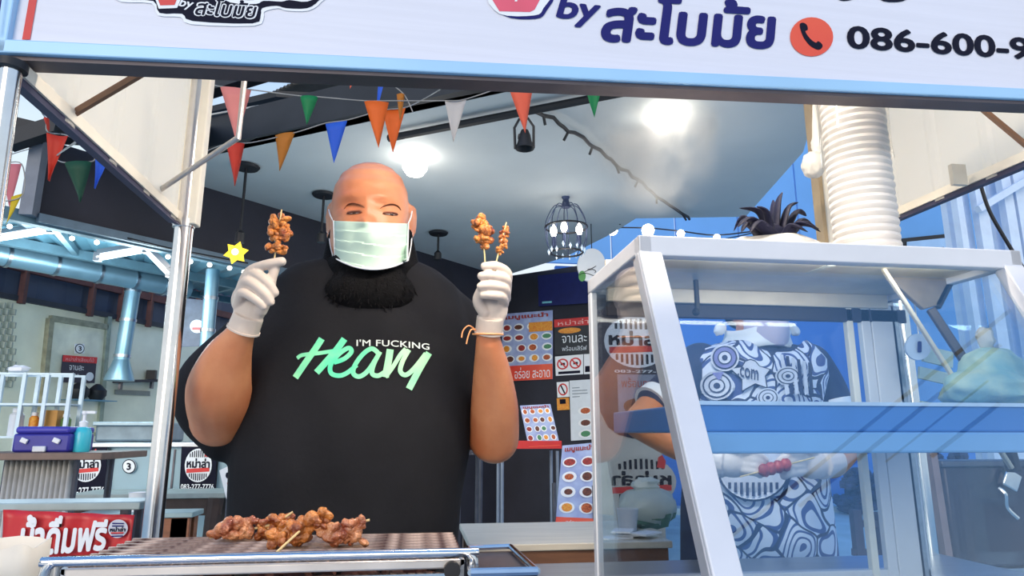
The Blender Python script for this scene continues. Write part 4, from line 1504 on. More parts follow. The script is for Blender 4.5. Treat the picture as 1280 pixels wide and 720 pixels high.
# bar table with corrugated front, cooler box, soap bottle, white rack with jars
bt_ = thing('bar_table', 'tall bar table with grey corrugated metal front at the left edge', 'table', P(50, 640, 3.2))
bt_.location.z = 0
zt5 = P(60, 566, 3.15).z
xa, xb = P(-60, 566, 3.15).x, P(128, 566, 3.15).x
b = MB(); b.box2((xa, 3.15, zt5 - .03), (xb, 3.65, zt5)); b.build('table_top', mat('brown_edge_top', C(120, 96, 84), .5, var=.2), bt_, bevel=.004)
b = MB(); rows = []
x0, x1 = P(2, 600, 3.22).x, P(88, 600, 3.22).x
for i in range(53):
    x = x0 + (x1 - x0) * i / 52
    yy = 3.22 + .014 * math.cos(i * math.pi / 2)
    rows.append([Vector((x, yy, .05)), Vector((x, yy, zt5 - .03))])
b.grid(rows); b.build('corrugated_front', mat('corrugated_steel', C(206, 206, 204), .45, .25, var=.12), bt_, solid=.006)
for x in (x0, x1):
    for y in (3.25, 3.6):
        b = MB(); b.tube([(x, y, 0), (x, y, zt5 - .03)], .016, 8); b.build('leg', STEEL_DK, bt_)
b_x0, b_x1 = P(14, 560, 3.25).x, P(86, 560, 3.25).x
zbx = P(50, 533, 3.25).z
cb = thing('cooler_box', 'dark blue plastic tool box with white latches on the bar table', 'box', ((b_x0 + b_x1) / 2, 3.36, zt5))
BLUEP = mat('blue_plastic', C(52, 50, 150), .4, var=.08)
b = MB(); b.box2((b_x0, 3.25, zt5), (b_x1, 3.48, zbx - .03)); b.build('body', BLUEP, cb, bevel=.01)
b = MB(); b.box2((b_x0 + .006, 3.245, zbx - .03), (b_x1 - .002, 3.485, zbx)); b.build('lid', mat('blue_plastic2', C(66, 62, 170), .4, var=.06), cb, bevel=.012)
for f in (.22, .78):
    b = MB(); b.box(Vector((b_x0 + (b_x1 - b_x0) * f, 3.243, zbx - .06)), (.014, .006, .010), Matrix.Rotation(.4, 3, 'Y')); b.build('latch', WHITE, cb, bevel=.002)
b = MB(); b.box(Vector(((b_x0 + b_x1) / 2, 3.243, zbx - .095)), (.026, .006, .012)); b.build('clasp', PAPER, cb, bevel=.003)
q = P(98, 560, 3.3)
so = thing('soap_bottle', 'turquoise pump bottle beside the blue tool box', 'bottle', (q.x, 3.32, zt5))
b = MB(); hb_ = P(98, 533, 3.3).z - zt5
b.lathe([(.034, 0), (.037, .01), (.037, hb_ * .75), (.03, hb_ * .9), (.013, hb_)], (q.x, 3.32, zt5), 16); b.build('body', mat('turquoise', C(70, 200, 216), .25, var=.05), so)
b = MB(); b.lathe([(.016, hb_ - .004), (.018, hb_ + .02), (.007, hb_ + .025), (.007, hb_ + .05), (.012, hb_ + .055), (.012, hb_ + .068)], (q.x, 3.32, zt5), 12)
b.box((q.x + .02, 3.32, zt5 + hb_ + .062), (.025, .007, .006)); b.build('pump', WHITE, so)
ra = thing('wire_rack', 'white two tier metal rack at the far left edge behind the blue box', 'rack', P(40, 560, 3.52))
ra.location.z = zt5
zr_ = [P(40, 545, 3.5).z, P(40, 504, 3.5).z, P(40, 466, 3.5).z]
RK = mat('rack_white', C(196, 216, 226), .4, .2)
xs_ = [P(px, 500, 3.5).x for px in (-20, 27, 56, 86)]
for y in (3.5, 3.62):
    for x in xs_:
        b = MB(); b.box2((x - .008, y - .008, zt5), (x + .008, y + .008, zr_[2])); b.build('upright', RK, ra, smooth=False)
    for z in zr_:
        b = MB(); b.box2((xs_[0], y - .006, z - .010), (xs_[-1], y + .006, z)); b.build('cross_bar', RK, ra, smooth=False)
for z in zr_[:2]:
    b = MB(); b.box2((xs_[0], 3.5, z - .006), (xs_[-1], 3.62, z)); b.build('rack_shelf', RK, ra, smooth=False)
for i, (px, w_, py, m_, lb) in enumerate(((20, .03, 512, PAPER, 'tall white bottle on the lower tier of the white rack'), (42, .02, 517, FOODS[3], 'amber jar on the lower tier of the white rack'), (64, .035, 513, mat('amber_card', C(196, 140, 56), .5, var=.15), 'square amber carton on the lower tier of the white rack'), (82, .022, 519, mat('green_jar', C(96, 130, 70), .4, var=.2), 'green jar at the right end of the white rack'))):
    x = P(px, 530, 3.56).x
    t = thing('jar' if i != 2 else 'carton', lb, 'jar' if i != 2 else 'carton', (x, 3.56, zr_[0]))
    h_ = P(px, py, 3.56).z - zr_[0]
    b = MB()
    if i == 2:
        b.box2((x - w_, 3.53, zr_[0]), (x + w_, 3.59, zr_[0] + h_)); b.build('body', m_, t, smooth=False)
    else:
        b.lathe([(w_, 0), (w_, h_ * .8), (w_ * .6, h_ * .9)], (x, 3.56, zr_[0]), 14); b.build('body', m_, t)
        b = MB(); b.lathe([(w_ * .7, h_ * .9), (w_ * .7, h_ * 1.05)], (x, 3.56, zr_[0]), 14); b.build('lid', WHITE, t)
b = MB(); q = P(24, 458, 3.56); b.ball((q.x, 3.56, zr_[2] + .02), (.05, .03, .02), 12, 8, jit=.2)
tag(b.build('cloth', WHITE), 'crumpled white cloth lying on top of the white rack', 'cloth')

# red drinking-water banner in front
ban_t = thing('side_table', 'narrow grey folding table carrying the red banner', 'table', P(100, 632, 2.0))
ban_t.location.z = 0
c = [P(4, 637, 1.9), P(168, 644, 1.9), P(165, 684, 1.9), P(0, 703, 1.9)]
c[2].z = P(165, 688, 1.9).z
zt6 = max(c[0].z, c[1].z) + .012
b = MB(); b.box2((c[0].x - .3, 1.93, zt6 - .02), (c[1].x + .0, 2.06, zt6)); b.build('table_top', mat('grey_laminate', C(160, 176, 176), .4, var=.1), ban_t, bevel=.003)
for x in (c[0].x - .25, c[1].x - .04):
    for y in (1.95, 2.04):
        b = MB(); b.tube([(x, y, 0), (x, y, zt6 - .02)], .014, 8); b.build('leg', STEEL_DK, ban_t)
t = thing('banner', 'red vinyl banner with white Thai lettering and a round logo, lower left', 'banner', quad4(c, .5, 1))
b = MB()
rows = [[quad4(c, i / 24, j / 6) + Vector((0, .006 * math.sin(i * .9 + j * .5), 0)) for i in range(25)] for j in range(7)]
b.grid(rows); b.build('sheet', mat('banner_red', C(208, 40, 44), .4, var=.08, scale=4), t, solid=.002)
c2 = [p + Vector((0, -.011, 0)) for p in c]
qtext('lettering', c2, 'น้ำดื่มฟรี', .16, .06, .82, .92, WHITE, t, .004, bold=.035, shear=.12)
qpoly('logo_disc', c2, circ(.90, .36, .075, .25), mat('logo_pale', C(214, 214, 226), .5), t, .004)
for v in (.2, .27, .47, .54):
    qpoly('logo_stripe', c2, rect(.855, v, .945, v + .035), NAVY, t, .006)
qtext('logo_word', c2, 'หม่าล่า', .84, .31, .96, .44, INK, t, .006, bold=.04); qpoly('logo_ribbon', c2, rect(.85, .45, .95, .49), RED, t, .007)
b = MB(); b.slab([P(0, 704, 1.9), P(60, 695, 1.9), P(58, 725, 1.9), P(-5, 730, 1.9)], .003, (0, -1, 0)); b.build('lower_hem', PAPER, t, smooth=False)
# crumpled paper bag at the near left corner
q = P(18, 715, 1.0)
pb = thing('paper_bag', 'open cream paper bag at the lower left corner of the photo', 'bag', (q.x - .02, 1.0, .76))
b = MB(); rr = random.Random(9)
zt7 = P(20, 679, 1.0).z
rows = []
n = 28
for j in range(9):
    f = j / 8
    z = .76 + (zt7 - .76) * f
    row = []
    for i in range(n + 1):
        a = 2 * math.pi * (i % n) / n
        rx, ry = (.052, .04)
        cx_, cy_ = math.cos(a), math.sin(a)
        sx_ = math.copysign(abs(cx_) ** .5, cx_); sy_ = math.copysign(abs(cy_) ** .5, cy_)
        r_ = 1 + .05 * math.sin(3 * a + 4 * f) + (.02 * math.sin(7 * a) if j == 8 else 0)
        row.append(Vector((q.x - .02 + rx * sx_ * r_, 1.0 + ry * sy_ * r_, z + (.004 * math.sin(5 * a) if j == 8 else 0))))
    rows.append(row)
b.grid(rows); b.build('bag_wall', mat('cream_paper', C(232, 222, 206), .6, var=.06, bump=.2, bscale=20), pb, solid=.002)
b = MB(); b.box2((q.x - .07, .96, .76), (q.x + .03, 1.04, .765)); b.build('bag_base', _M['cream_paper'], pb, smooth=False)
# ------------------------------------------------------------------ the seller
SKIN = mat('skin', C(222, 152, 108), .42, col2=C(196, 116, 76), scale=7, bump=.06, bscale=140, sss=.08)
SHIRT = mat('black_cotton', C(27, 27, 31), .9, spec=.2, var=.15, scale=8, bump=.15, bscale=30)
GLOVE = mat('white_glove', C(214, 198, 186), .45, var=.05, scale=20, bump=.1, bscale=60)
HAIR = mat('beard_black', C(15, 14, 16), .85, spec=.15, var=.3, scale=60, bump=.4, bscale=200)
YM = 1.72
man = thing('person', 'large bearded person in black T-shirt, mask and white gloves holding up meat skewers', 'person', (P(445, 500, YM).x, YM, 0))

HC = P(463, 268, 1.66)
ztop, zchin = P(463, 201, 1.64).z, P(463, 350, 1.60).z
HH = ztop - zchin


def prof(t, tab):
    for (a, va), (b_, vb) in zip(tab, tab[1:]):
        if t <= b_:
            f = (t - a) / (b_ - a)
            f = f * f * (3 - 2 * f)
            return va + (vb - va) * f
    return tab[-1][1]


WT = [(0, .0), (.025, .36), (.07, .62), (.15, .85), (.26, .98), (.40, 1.02), (.58, 1.0), (.72, .99), (.86, .88), (.95, .68), (1.0, .4)]
FT = [(0, .0), (.03, .32), (.08, .52), (.16, .74), (.28, .93), (.42, 1.0), (.58, 1.0), (.72, 1.02), (.86, .98), (.95, .8), (1.0, .4)]
BT = [(0, .0), (.03, .42), (.08, .64), (.16, .84), (.3, 1.0), (.5, 1.0), (.7, .9), (.86, .8), (1.0, .6)]
HW, HF, HB = .0935, .112, .112


def head_pt(t, a):                       # a: angle, -pi/2 = face front
    c_, s_ = math.cos(a), math.sin(a)
    e_ = 2 / 2.25
    x = HW * prof(t, WT) * math.copysign(abs(c_) ** e_, c_)
    dep = (HF * prof(t, FT)) if s_ < 0 else (HB * prof(t, BT))
    y = dep * math.copysign(abs(s_) ** e_, s_)
    if s_ < 0:
        g = lambda x0, t0, sx_, st: math.exp(-((x - x0) / sx_) ** 2 - ((t - t0) / st) ** 2)
        d = 0
        for sg_ in (-1, 1):
            d -= .0075 * g(sg_ * .043, .462, .024, .040)       # sockets
            d += .0055 * g(sg_ * .036, .385, .030, .028)       # brow
            d += .004 * g(sg_ * .042, .505, .022, .02)         # lower lid pouch
            d += .006 * g(sg_ * .052, .60, .03, .07)           # cheeks
        d += .0085 * g(0, .50, .011, .07) + .024 * g(0, .62, .016, .05)   # bridge, nose
        d += .005 * g(0, .78, .028, .03)
        y -= d
    return Vector((HC.x + x, HC.y + y, ztop - HH * t))


bd_ = MB()
nt_, na = 44, 56
rows = []
for i in range(nt_ + 1):
    t = (i / nt_)
    t = max(t, .001)
    rows.append([head_pt(t, -math.pi / 2 + 2 * math.pi * j / na) for j in range(na)])
vs = [p for r in rows for p in r]
fs = []
for i in range(nt_):
    for j in range(na):
        a, b_ = i * na + j, i * na + (j + 1) % na
        fs.append((a, b_, b_ + na, a + na))
fs.append(tuple(range(na - 1, -1, -1)))
fs.append(tuple(nt_ * na + j for j in range(na)))
bd_.add(vs, fs)
# ears
for sg_, px, py in ((-1, 413, 277), (1, 514, 279)):
    e0 = P(px, py, 1.665)
    rot = Matrix.Rotation(sg_ * -.45, 3, 'Z') @ Matrix.Rotation(sg_ * .08, 3, 'Y')
    ring = [e0 + rot @ Vector((0, .022 * math.cos(a), .040 * math.sin(a) + .002)) for a in np.linspace(-2.2, 2.6, 14)]
    bd_.tube(ring, 0.0058, 8)
    bd_.ball(e0, (.006, .018, .032), 12, 8, rot)
    bd_.ball(e0 - Vector((0, .004, .036)), (.007, .011, .014), 10, 7)
# neck, torso core, arms, legs


def sect(pts, y0=YM):
    rows = []
    for py, xl, xr, dp, yc in pts:
        a, b_ = P(xl, py, yc), P(xr, py, yc)
        cx_, hx_ = (a.x + b_.x) / 2, (b_.x - a.x) / 2
        row = []
        for j in range(40):
            t = 2 * math.pi * j / 40
            c_, s_ = math.cos(t), math.sin(t)
            e_ = 2 / 2.5
            row.append(Vector((cx_ + hx_ * math.copysign(abs(c_) ** e_, c_), yc + dp * math.copysign(abs(s_) ** e_, s_), a.z)))
        rows.append(row)
    return rows


def loft(mb, rows):
    n = len(rows[0])
    fs = []
    for i in range(len(rows) - 1):
        for j in range(n):
            a, b_ = i * n + j, i * n + (j + 1) % n
            fs.append((a, b_, b_ + n, a + n))
    fs.append(tuple(range(n - 1, -1, -1)))
    fs.append(tuple((len(rows) - 1) * n + j for j in range(n)))
    mb.add([p for r in rows for p in r], fs)


def limb(mb, js, n=6):                   # tapered smooth limb through joints (point, radius)
    ps_ = spline([p for p, r in js], n)
    rs = [v.x for v in spline([Vector((r, 0, 0)) for p, r in js], n)]
    mb.tube(ps_, rs, 16)
    mb.ball(js[0][0], js[0][1], 16, 10)
    mb.ball(js[-1][0], js[-1][1], 16, 10)


TS = [(322, 428, 498, .075, 1.70), (329, 398, 526, .10, 1.71), (338, 364, 550, .125, 1.72), (356, 342, 572, .15, 1.73), (385, 328, 586, .17, 1.74),
      (420, 312, 596, .19, 1.74), (460, 306, 597, .205, 1.74), (500, 302, 595, .22, 1.74), (540, 297, 590, .23, 1.74), (580, 292, 584, .235, 1.74),
      (620, 290, 577, .235, 1.74), (660, 290, 573, .235, 1.74), (700, 292, 570, .23, 1.74), (730, 296, 566, .225, 1.74)]
core = []
for py, xl, xr, dp, yc in TS:
    core.append((py + 3, xl + 9, xr - 9, dp - .02, yc))
loft(bd_, sect(core))
bd_.tube([P(463, 300, 1.68), P(463, 345, 1.71)], [.075, .085], 18)
SLs, SRs = P(362, 388, 1.74), P(556, 390, 1.74)
limb(bd_, [(SLs, .075), (P(318, 440, 1.72), .074), (P(278, 520, 1.66), .073)])
limb(bd_, [(P(278, 520, 1.655), .070), (P(274, 488, 1.58), .069), (P(283, 452, 1.52), .053), (P(297, 424, 1.475), .0335), (P(305, 410, 1.46), .026)])
limb(bd_, [(SRs, .068), (P(590, 462, 1.735), .064), (P(616, 548, 1.67), .058)])
limb(bd_, [(P(618, 548, 1.665), .060), (P(618, 508, 1.60), .056), (P(615, 465, 1.53), .043), (P(611, 432, 1.48), .030), (P(610, 414, 1.465), .025)])
xm = P(432, 720, 1.74).x
for sg_ in (-1, 1):
    limb(bd_, [(Vector((xm + sg_ * .12, 1.74, .78)), .135), (Vector((xm + sg_ * .13, 1.73, .48)), .085), (Vector((xm + sg_ * .14, 1.76, .09)), .05)])
    bd_.ball((xm + sg_ * .14, 1.70, .05), (.05, .13, .045), 14, 9)
body = sculpt(bd_, .0055, 3, .5)
body.build('body', SKIN, man)

# shirt
sh_ = MB()
loft(sh_, sect(TS))
limb(sh_, [(P(372, 388, 1.735), .085), (P(340, 415, 1.735), .088), (P(290, 460, 1.72), .090), (P(265, 500, 1.69), .088), (P(282, 545, 1.69), .060)])
limb(sh_, [(P(546, 392, 1.735), .085), (P(572, 418, 1.74), .086), (P(596, 465, 1.745), .082), (P(612, 520, 1.735), .070)])
shirt = sculpt(sh_, .008, 8, .6)
for i, v in enumerate(shirt.v):          # soft folds
    v += Vector((0, .0035 * math.sin(23 * v.z + 9 * v.x + 2 * math.sin(14 * v.x)) + .0025 * math.sin(40 * v.x + 15 * v.z), 0))
# hide nothing of the forearms: the sleeve ends where the fore-arm comes forward
so_ = shirt.build('t_shirt', SHIRT, man)
bvh = BVHTree.FromPolygons(shirt.v, shirt.f)


def on_shirt(px, py, lift=.0025):
    q = P(px, py, 1.50)
    h = bvh.ray_cast(Vector((q.x, .8, q.z)), Vector((0, 1, 0)))
    if h[0] is None:
        return q
    return h[0] - Vector((0, lift, 0))


GREEN = mat('mint_print', C(178, 236, 180), .6, col2=C(70, 206, 160), scale=9)


def stroke(pts, wd):
    ps_ = [p for p in spline([Vector((x, y, 0)) for x, y in pts], 8)]
    n = len(ps_)
    rows = []
    for i in range(n):
        d = (ps_[min(i + 1, n - 1)] - ps_[max(i - 1, 0)]).normalized()
        s_ = Vector((-d.y, d.x, 0)) * wd / 2
        rows.append([on_shirt(*(ps_[i] + s_ * f).xy) for f in (-1, -.33, .33, 1)])
    b = MB(); b.grid(rows)
    return b.build('shirt_lettering', GREEN, so_, smooth=False)


for pts, wd in ((((399, 420), (391, 433), (379, 450), (365, 470)), 8.5), (((428, 420), (419, 433), (407, 448), (393, 464)), 8.5), (((367, 445), (374, 441), (395, 439), (414, 436)), 5),
                (((415, 451), (428, 446), (437, 437), (433, 432), (421, 440), (411, 454), (412, 465), (423, 468), (434, 463), (444, 454)), 6.0),
                (((471, 438), (463, 433), (452, 440), (442, 454), (440, 465), (448, 469), (459, 461), (472, 441)), 6.0), (((474, 437), (466, 453), (464, 465), (472, 468), (482, 462)), 6.0),
                (((487, 434), (485, 448), (481, 470)), 9), (((481, 470), (491, 456), (500, 441), (507, 433)), 5.5),
                (((511, 434), (503, 449), (500, 462), (507, 467), (518, 458), (533, 438)), 6.0), (((537, 437), (526, 456), (511, 485)), 8.5)):
    stroke(pts, wd)
vs, fs, bb = text2d("I'M FUCKING", bold=.012, space=1.05)
b = MB(); pts = []
for x, y, dz in vs:
    u = (x - bb[0]) / (bb[2] - bb[0]); v = (y - bb[1]) / (bb[3] - bb[1])
    px = 443.5 + 94 * u
    base_ = 429.5 + 3.2 * u * u + .5 * u
    pts.append(on_shirt(px, base_ - 8.6 * v, .0025 + dz))
b.add(pts, fs)
b.build('shirt_lettering', mat('print_white', C(214, 222, 218), .6), so_, smooth=False)
# trousers and shoes (behind the counter)
tz = MB()
for sg_ in (-1, 1):
    limb(tz, [(Vector((xm + sg_ * .11, 1.74, .86)), .165), (Vector((xm + sg_ * .13, 1.735, .5)), .112), (Vector((xm + sg_ * .14, 1.76, .12)), .085)])
tz.ball((xm, 1.74, .92), (.27, .22, .14), 20, 12)
sculpt(tz, .014, 4).build('trousers', mat('dark_denim', C(42, 46, 60), .8), man)
for sg_ in (-1, 1):
    b = MB(); b.ball((xm + sg_ * .14, 1.68, .045), (.06, .15, .05), 16, 10); b.build('shoe', BLACK, man)

# beard: soft mass with loose tufts
bb_ = MB()
bc = P(463, 345, 1.60)
bb_.ball(P(463, 336, 1.625), (.100, .075, .070), 20, 14)
bb_.ball(P(463, 366, 1.60), (.108, .064, .064), 20, 14)
for sg_, px in ((-1, 412), (1, 514)):
    bb_.tube([P(px - sg_ * 4, 286, 1.645), P(px - sg_ * 4, 308, 1.64), P(px - sg_ * 6, 340, 1.635)], [.009, .018, .036], 12)
beard = sculpt(bb_, .006, 4)
rr = random.Random(8)
tu = MB()
idx = [i for i, v in enumerate(beard.v) if v.y < 1.64 and v.z < P(463, 336, 1.55).z]
for k_ in range(260):
    v = beard.v[rr.choice(idx)]
    d = Vector((rr.uniform(-.25, .25) + (v.x - HC.x) * 4, -.25, -1)).normalized() * rr.uniform(.006, .014)
    tu.tube([v, v + d * .55, v + d + Vector((rr.uniform(-.004, .004), 0, 0))], [.0022, .0016, .0004], 5, cap=False)
beard.add(tu.v, tu.f)
beard.build('beard', HAIR, man)

hb_v = BVHTree.FromPolygons(body.v, body.f)


def on_face(px, py, lift=0.0):
    q = P(px, py, 1.56)
    v = (q - Vector((0, 0, CAM_H))).normalized()
    h = hb_v.ray_cast(Vector((0, 0, CAM_H)) + v * 1.2, v)
    return (h[0] if h[0] else q) - Vector((0, lift, 0))


# face mask with pleats and ear loops
mk = MB()
rows = []
NU, NV = 33, 41
for j in range(NV):
    v = j / (NV - 1)
    row = []
    for i in range(NU):
        u = i / (NU - 1)
        s_ = 2 * u - 1
        px = 417 + 93.5 * u + (1 - v) * 0 - 1.5 * s_ * v
        py = 276 + 3.5 * u + v * (46.5 + 12.5 * (1 - s_ * s_))
        pl_ = (v * 4.0 + .22 * math.sin(u * 5)) % 1.0
        fold = -.0055 * (1 - pl_) * (1 - .5 * abs(s_)) * (0.0 if v < .22 else 1) - .0015 * math.sin(9 * u + 7 * v)
        yy = 1.540 + .068 * abs(s_) ** 2.4 - .016 * math.exp(-((s_) / .35) ** 2 - ((v - .3) / .3) ** 2) - .014 * v
        f_ = on_face(px, py)
        yy = min(yy, f_.y - .005 if f_.y < 1.66 else 9) + fold
        row.append(P(px, py, yy))
    rows.append(row)
mk.grid(rows)
mo = mk.build('face_mask', mat('mask_mint', C(200, 224, 208), .6, var=.04, scale=10), man, solid=.0015)
for sg_, px, py in ((-1, 417, 277), (1, 510, 280)):
    for yy0, ex, ey in ((py, 409 if sg_ < 0 else 517, 262 if sg_ < 0 else 264), (py + 46, 409 if sg_ < 0 else 517, 292)):
        b = MB(); b.tube(spline([P(px, yy0, 1.60), P((px + ex) / 2, (yy0 + ey) / 2, 1.61), P(ex + sg_ * -2, ey, 1.65)], 4), .0016, 6); b.build('ear_loop', WHITE, mo)
b = MB(); b.tube([r[0] for r in rows], .002, 6); b.build('mask_edge', WHITE, mo)
b = MB(); b.tube([r[-1] for r in rows], .002, 6); b.build('mask_edge', WHITE, mo)
b = MB(); b.tube([p - Vector((0, .001, 0)) for p in rows[-1]], .002, 6); b.build('mask_edge', WHITE, mo)

# eyes and brows sit on the head's surface
EYEW = mat('eye_white', C(214, 200, 190), .25, var=0)
IRIS = mat('iris_dark', C(30, 20, 18), .15, var=0)
LID = mat('lid_shadow', C(110, 64, 44), .5)
BROW = mat('brow_brown', C(140, 86, 58), .6, var=.2, scale=90)
for sg_, ex, ey in ((-1, 443, 266.5), (1, 488, 268)):
    w_ = 9.5
    b = MB()
    n = 13
    up_, lo_ = [], []
    for i in range(n):
        s_ = -1 + 2 * i / (n - 1)
        px = ex + s_ * w_
        a_ = (1 - s_ * s_) ** .6
        up_.append(on_face(px, ey - 1.7 * a_ + .8 * s_ * sg_, .0012)); lo_.append(on_face(px, ey + 1.1 * a_ + .8 * s_ * sg_, .0012))
    b.grid([up_, lo_]); b.build('eye', EYEW, man)
    b = MB(); q = on_face(ex + .5, ey - .2, .0006); b.ball(q, (.0066, .0018, .0030), 12, 8); b.build('iris', IRIS, man)
    b = MB(); b.tube([p - Vector((0, .0006, 0)) for p in up_], [.001] + [.0030] * (n - 2) + [.001], 6); b.build('eyelid', LID, man)
    b = MB(); b.tube([p - Vector((0, .0003, 0)) for p in lo_], .0007, 6); b.build('eyelid', LID, man)
    bp = [(ex - sg_ * -13, ey - 5), (ex - sg_ * -8, ey - 10.5), (ex, ey - 12.5), (ex + sg_ * -9, ey - 10), (ex + sg_ * -13, ey - 7)]
    b = MB(); ps_ = spline([on_face(x, y, .0) for x, y in bp], 4); m_ = len(ps_)
    b.tube(ps_, [.0014 + .0046 * math.sin(math.pi * i / (m_ - 1)) for i in range(m_)], 8, .25); b.build('eyebrow', BROW, man)

# gloves: palm, five separate bent fingers, cuff
def hand(palm, fingers, cuff, name='glove'):
    b = MB()
    for c_, r_, rot in palm:
        b.ball(c_, r_, 18, 12, rot)
    for js in fingers:
        limb(b, js, 5)
    b.tube([cuff[0], cuff[1]], [cuff[2], cuff[3]], 18)
    o = sculpt(b, .0022, 3, .5).build(name, GLOVE, man)
    ring = MB()
    d = (cuff[0] - cuff[1]).normalized()
    ring.tube([cuff[0] - d * .004, cuff[0]], cuff[2] + .0018, 18)
    ring.build('cuff_roll', GLOVE, o)
    return o


HL = lambda x, y, Y=1.44: P(x, y, Y)
hand([(HL(313, 385, 1.45), (.033, .020, .045), Matrix.Rotation(.18, 3, 'Y')), (HL(307, 372, 1.455), (.028, .019, .035), Matrix.Rotation(.35, 3, 'Y'))],
     [[(HL(302, 362, 1.45), .0125), (HL(312, 340, 1.425), .0115), (HL(333, 331, 1.405), .0105), (HL(352, 327, 1.40), .0098)],
      [(HL(302, 368, 1.445), .0125), (HL(316, 343, 1.415), .0118), (HL(333, 352, 1.402), .0108), (HL(343, 366, 1.41), .0095)],
      [(HL(299, 374, 1.445), .012), (HL(308, 352, 1.415), .0115), (HL(326, 362, 1.40), .0105), (HL(338, 377, 1.408), .0092)],
      [(HL(297, 382, 1.445), .0108), (HL(303, 366, 1.415), .0103), (HL(318, 373, 1.402), .0094), (HL(329, 383, 1.408), .0082)],
      [(HL(326, 388, 1.44), .0135), (HL(336, 368, 1.425), .0115), (HL(339, 350, 1.412), .0105), (HL(344, 336, 1.408), .0095)]],
     (HL(304, 413, 1.463), HL(311, 394, 1.45), .0325, .031))
hand([(HL(617, 383, 1.45), (.032, .021, .045), Matrix.Rotation(-.08, 3, 'Y')), (HL(622, 368, 1.455), (.029, .019, .034), Matrix.Rotation(-.2, 3, 'Y'))],
     [[(HL(630, 362, 1.45), .0125), (HL(634, 343, 1.425), .0118), (HL(621, 333, 1.407), .0108), (HL(606, 333, 1.405), .0095)],
      [(HL(632, 366, 1.445), .0125), (HL(632, 350, 1.412), .0118), (HL(616, 345, 1.398), .0108), (HL(602, 345, 1.402), .0095)],
      [(HL(632, 373, 1.445), .012), (HL(630, 361, 1.412), .0115), (HL(614, 357, 1.398), .0105), (HL(601, 358, 1.402), .0092)],
      [(HL(630, 380, 1.445), .011), (HL(627, 371, 1.413), .0105), (HL(614, 369, 1.40), .0095), (HL(604, 369, 1.405), .0085)],
      [(HL(605, 390, 1.44), .0135), (HL(597, 376, 1.43), .0115), (HL(602, 361, 1.415), .0102), (HL(609, 348, 1.415), .0092)]],
     (HL(611, 416, 1.468), HL(613, 396, 1.452), .0305, .030))
# rubber bands round the right wrist
b = MB(); q = HL(610, 418, 1.47)
b.tube([q + Vector((.033 * math.cos(a), .033 * math.sin(a), .004 * math.sin(a))) for a in np.linspace(0, 2 * math.pi, 25)], .0022, 6)
b.tube(spline([HL(594, 412, 1.45), HL(586, 407, 1.44), HL(579, 413, 1.44), HL(577, 422, 1.44)], 4), .0016, 6)
b.tube(spline([HL(595, 413, 1.45), HL(589, 412, 1.44), HL(585, 421, 1.44), HL(583, 430, 1.44)], 4), .0016, 6)
o = b.build('rubber_band', mat('band_orange', C(232, 158, 104), .5), man)
o['label'] = 'orange rubber bands round the wrist'

# ------------------------------------------------------------------ the helper behind the cabinet
YW = 1.78
W = lambda x, y, Y=YW: P(x, y, Y)
wo_ = thing('person', 'shorter person in black and white doodle apron, seen through the glass cabinet', 'person', (W(945, 600).x, YW, 0))
b = MB()
hc = W(946, 384)
b.ball(hc + Vector((0, 0, .02)), (.078, .095, .095), 24, 18)
b.ball(hc + Vector((0, -.015, -.055)), (.062, .075, .065), 20, 14)
b.ball(hc + Vector((0, -.10, -.01)), (.012, .014, .02), 10, 8)
for sg_ in (-1, 1):
    b.ball(hc + Vector((sg_ * .08, .01, 0)), (.010, .018, .03), 10, 8)
b.tube([W(946, 405), W(946, 440)], [.055, .062], 16)
WS = [(432, 905, 988, .07, YW), (442, 872, 1015, .095, YW), (458, 860, 1024, .11, YW), (500, 868, 1012, .125, YW), (560, 866, 1016, .14, YW), (640, 862, 1022, .15, YW), (720, 862, 1024, .15, YW)]
loft(b, sect(WS))
limb(b, [(W(872, 458), .055), (W(832, 495, 1.74), .048), (W(800, 528, 1.68), .042)])
limb(b, [(W(800, 528, 1.68), .042), (W(850, 556, 1.58), .038), (W(900, 574, 1.52), .030)])
limb(b, [(W(1014, 458), .055), (W(1040, 510, 1.76), .048), (W(1056, 560, 1.7), .040)])
limb(b, [(W(1056, 560, 1.7), .040), (W(1040, 580, 1.6), .034), (W(1030, 578, 1.53), .028)])
xw = W(945, 700).x
for sg_ in (-1, 1):
    limb(b, [(Vector((xw + sg_ * .075, YW, .82)), .09), (Vector((xw + sg_ * .08, YW, .46)), .062), (Vector((xw + sg_ * .085, YW + .01, .08)), .042)])
    b.ball((xw + sg_ * .085, YW - .04, .045), (.042, .11, .04), 12, 8)
wbody = sculpt(b, .006, 3)
wbody.build('body', SKIN, wo_)
hv = BVHTree.FromPolygons(wbody.v, wbody.f)
b = MB(); b.ball(hc + Vector((0, .02, .035)), (.086, .098, .095), 22, 14); b.ball(hc + Vector((0, .10, .0)), (.05, .05, .05), 14, 10)
hm = sculpt(b, .008, 2)
hm.v = [v if not (v.y < hc.y - .035 and v.z < hc.z + .075) else Vector((v.x, hc.y - .03, v.z)) for v in hm.v]
hm.build('hair', HAIR, wo_)
for sg_ in (-1, 1):
    q = hc + Vector((sg_ * .032, -.088, .012))
    b = MB(); b.ball(q, (.013, .006, .005), 12, 8); b.build('eye', EYEW, wo_)
    b = MB(); b.ball(q - Vector((0, .004, 0)), (.005, .003, .005), 10, 7); b.build('iris', IRIS, wo_)
    b = MB(); b.tube([q + Vector((-.016, -.002, .014)), q + Vector((0, -.006, .019)), q + Vector((.016, -.002, .014))], .003, 6); b.build('eyebrow', HAIR, wo_)
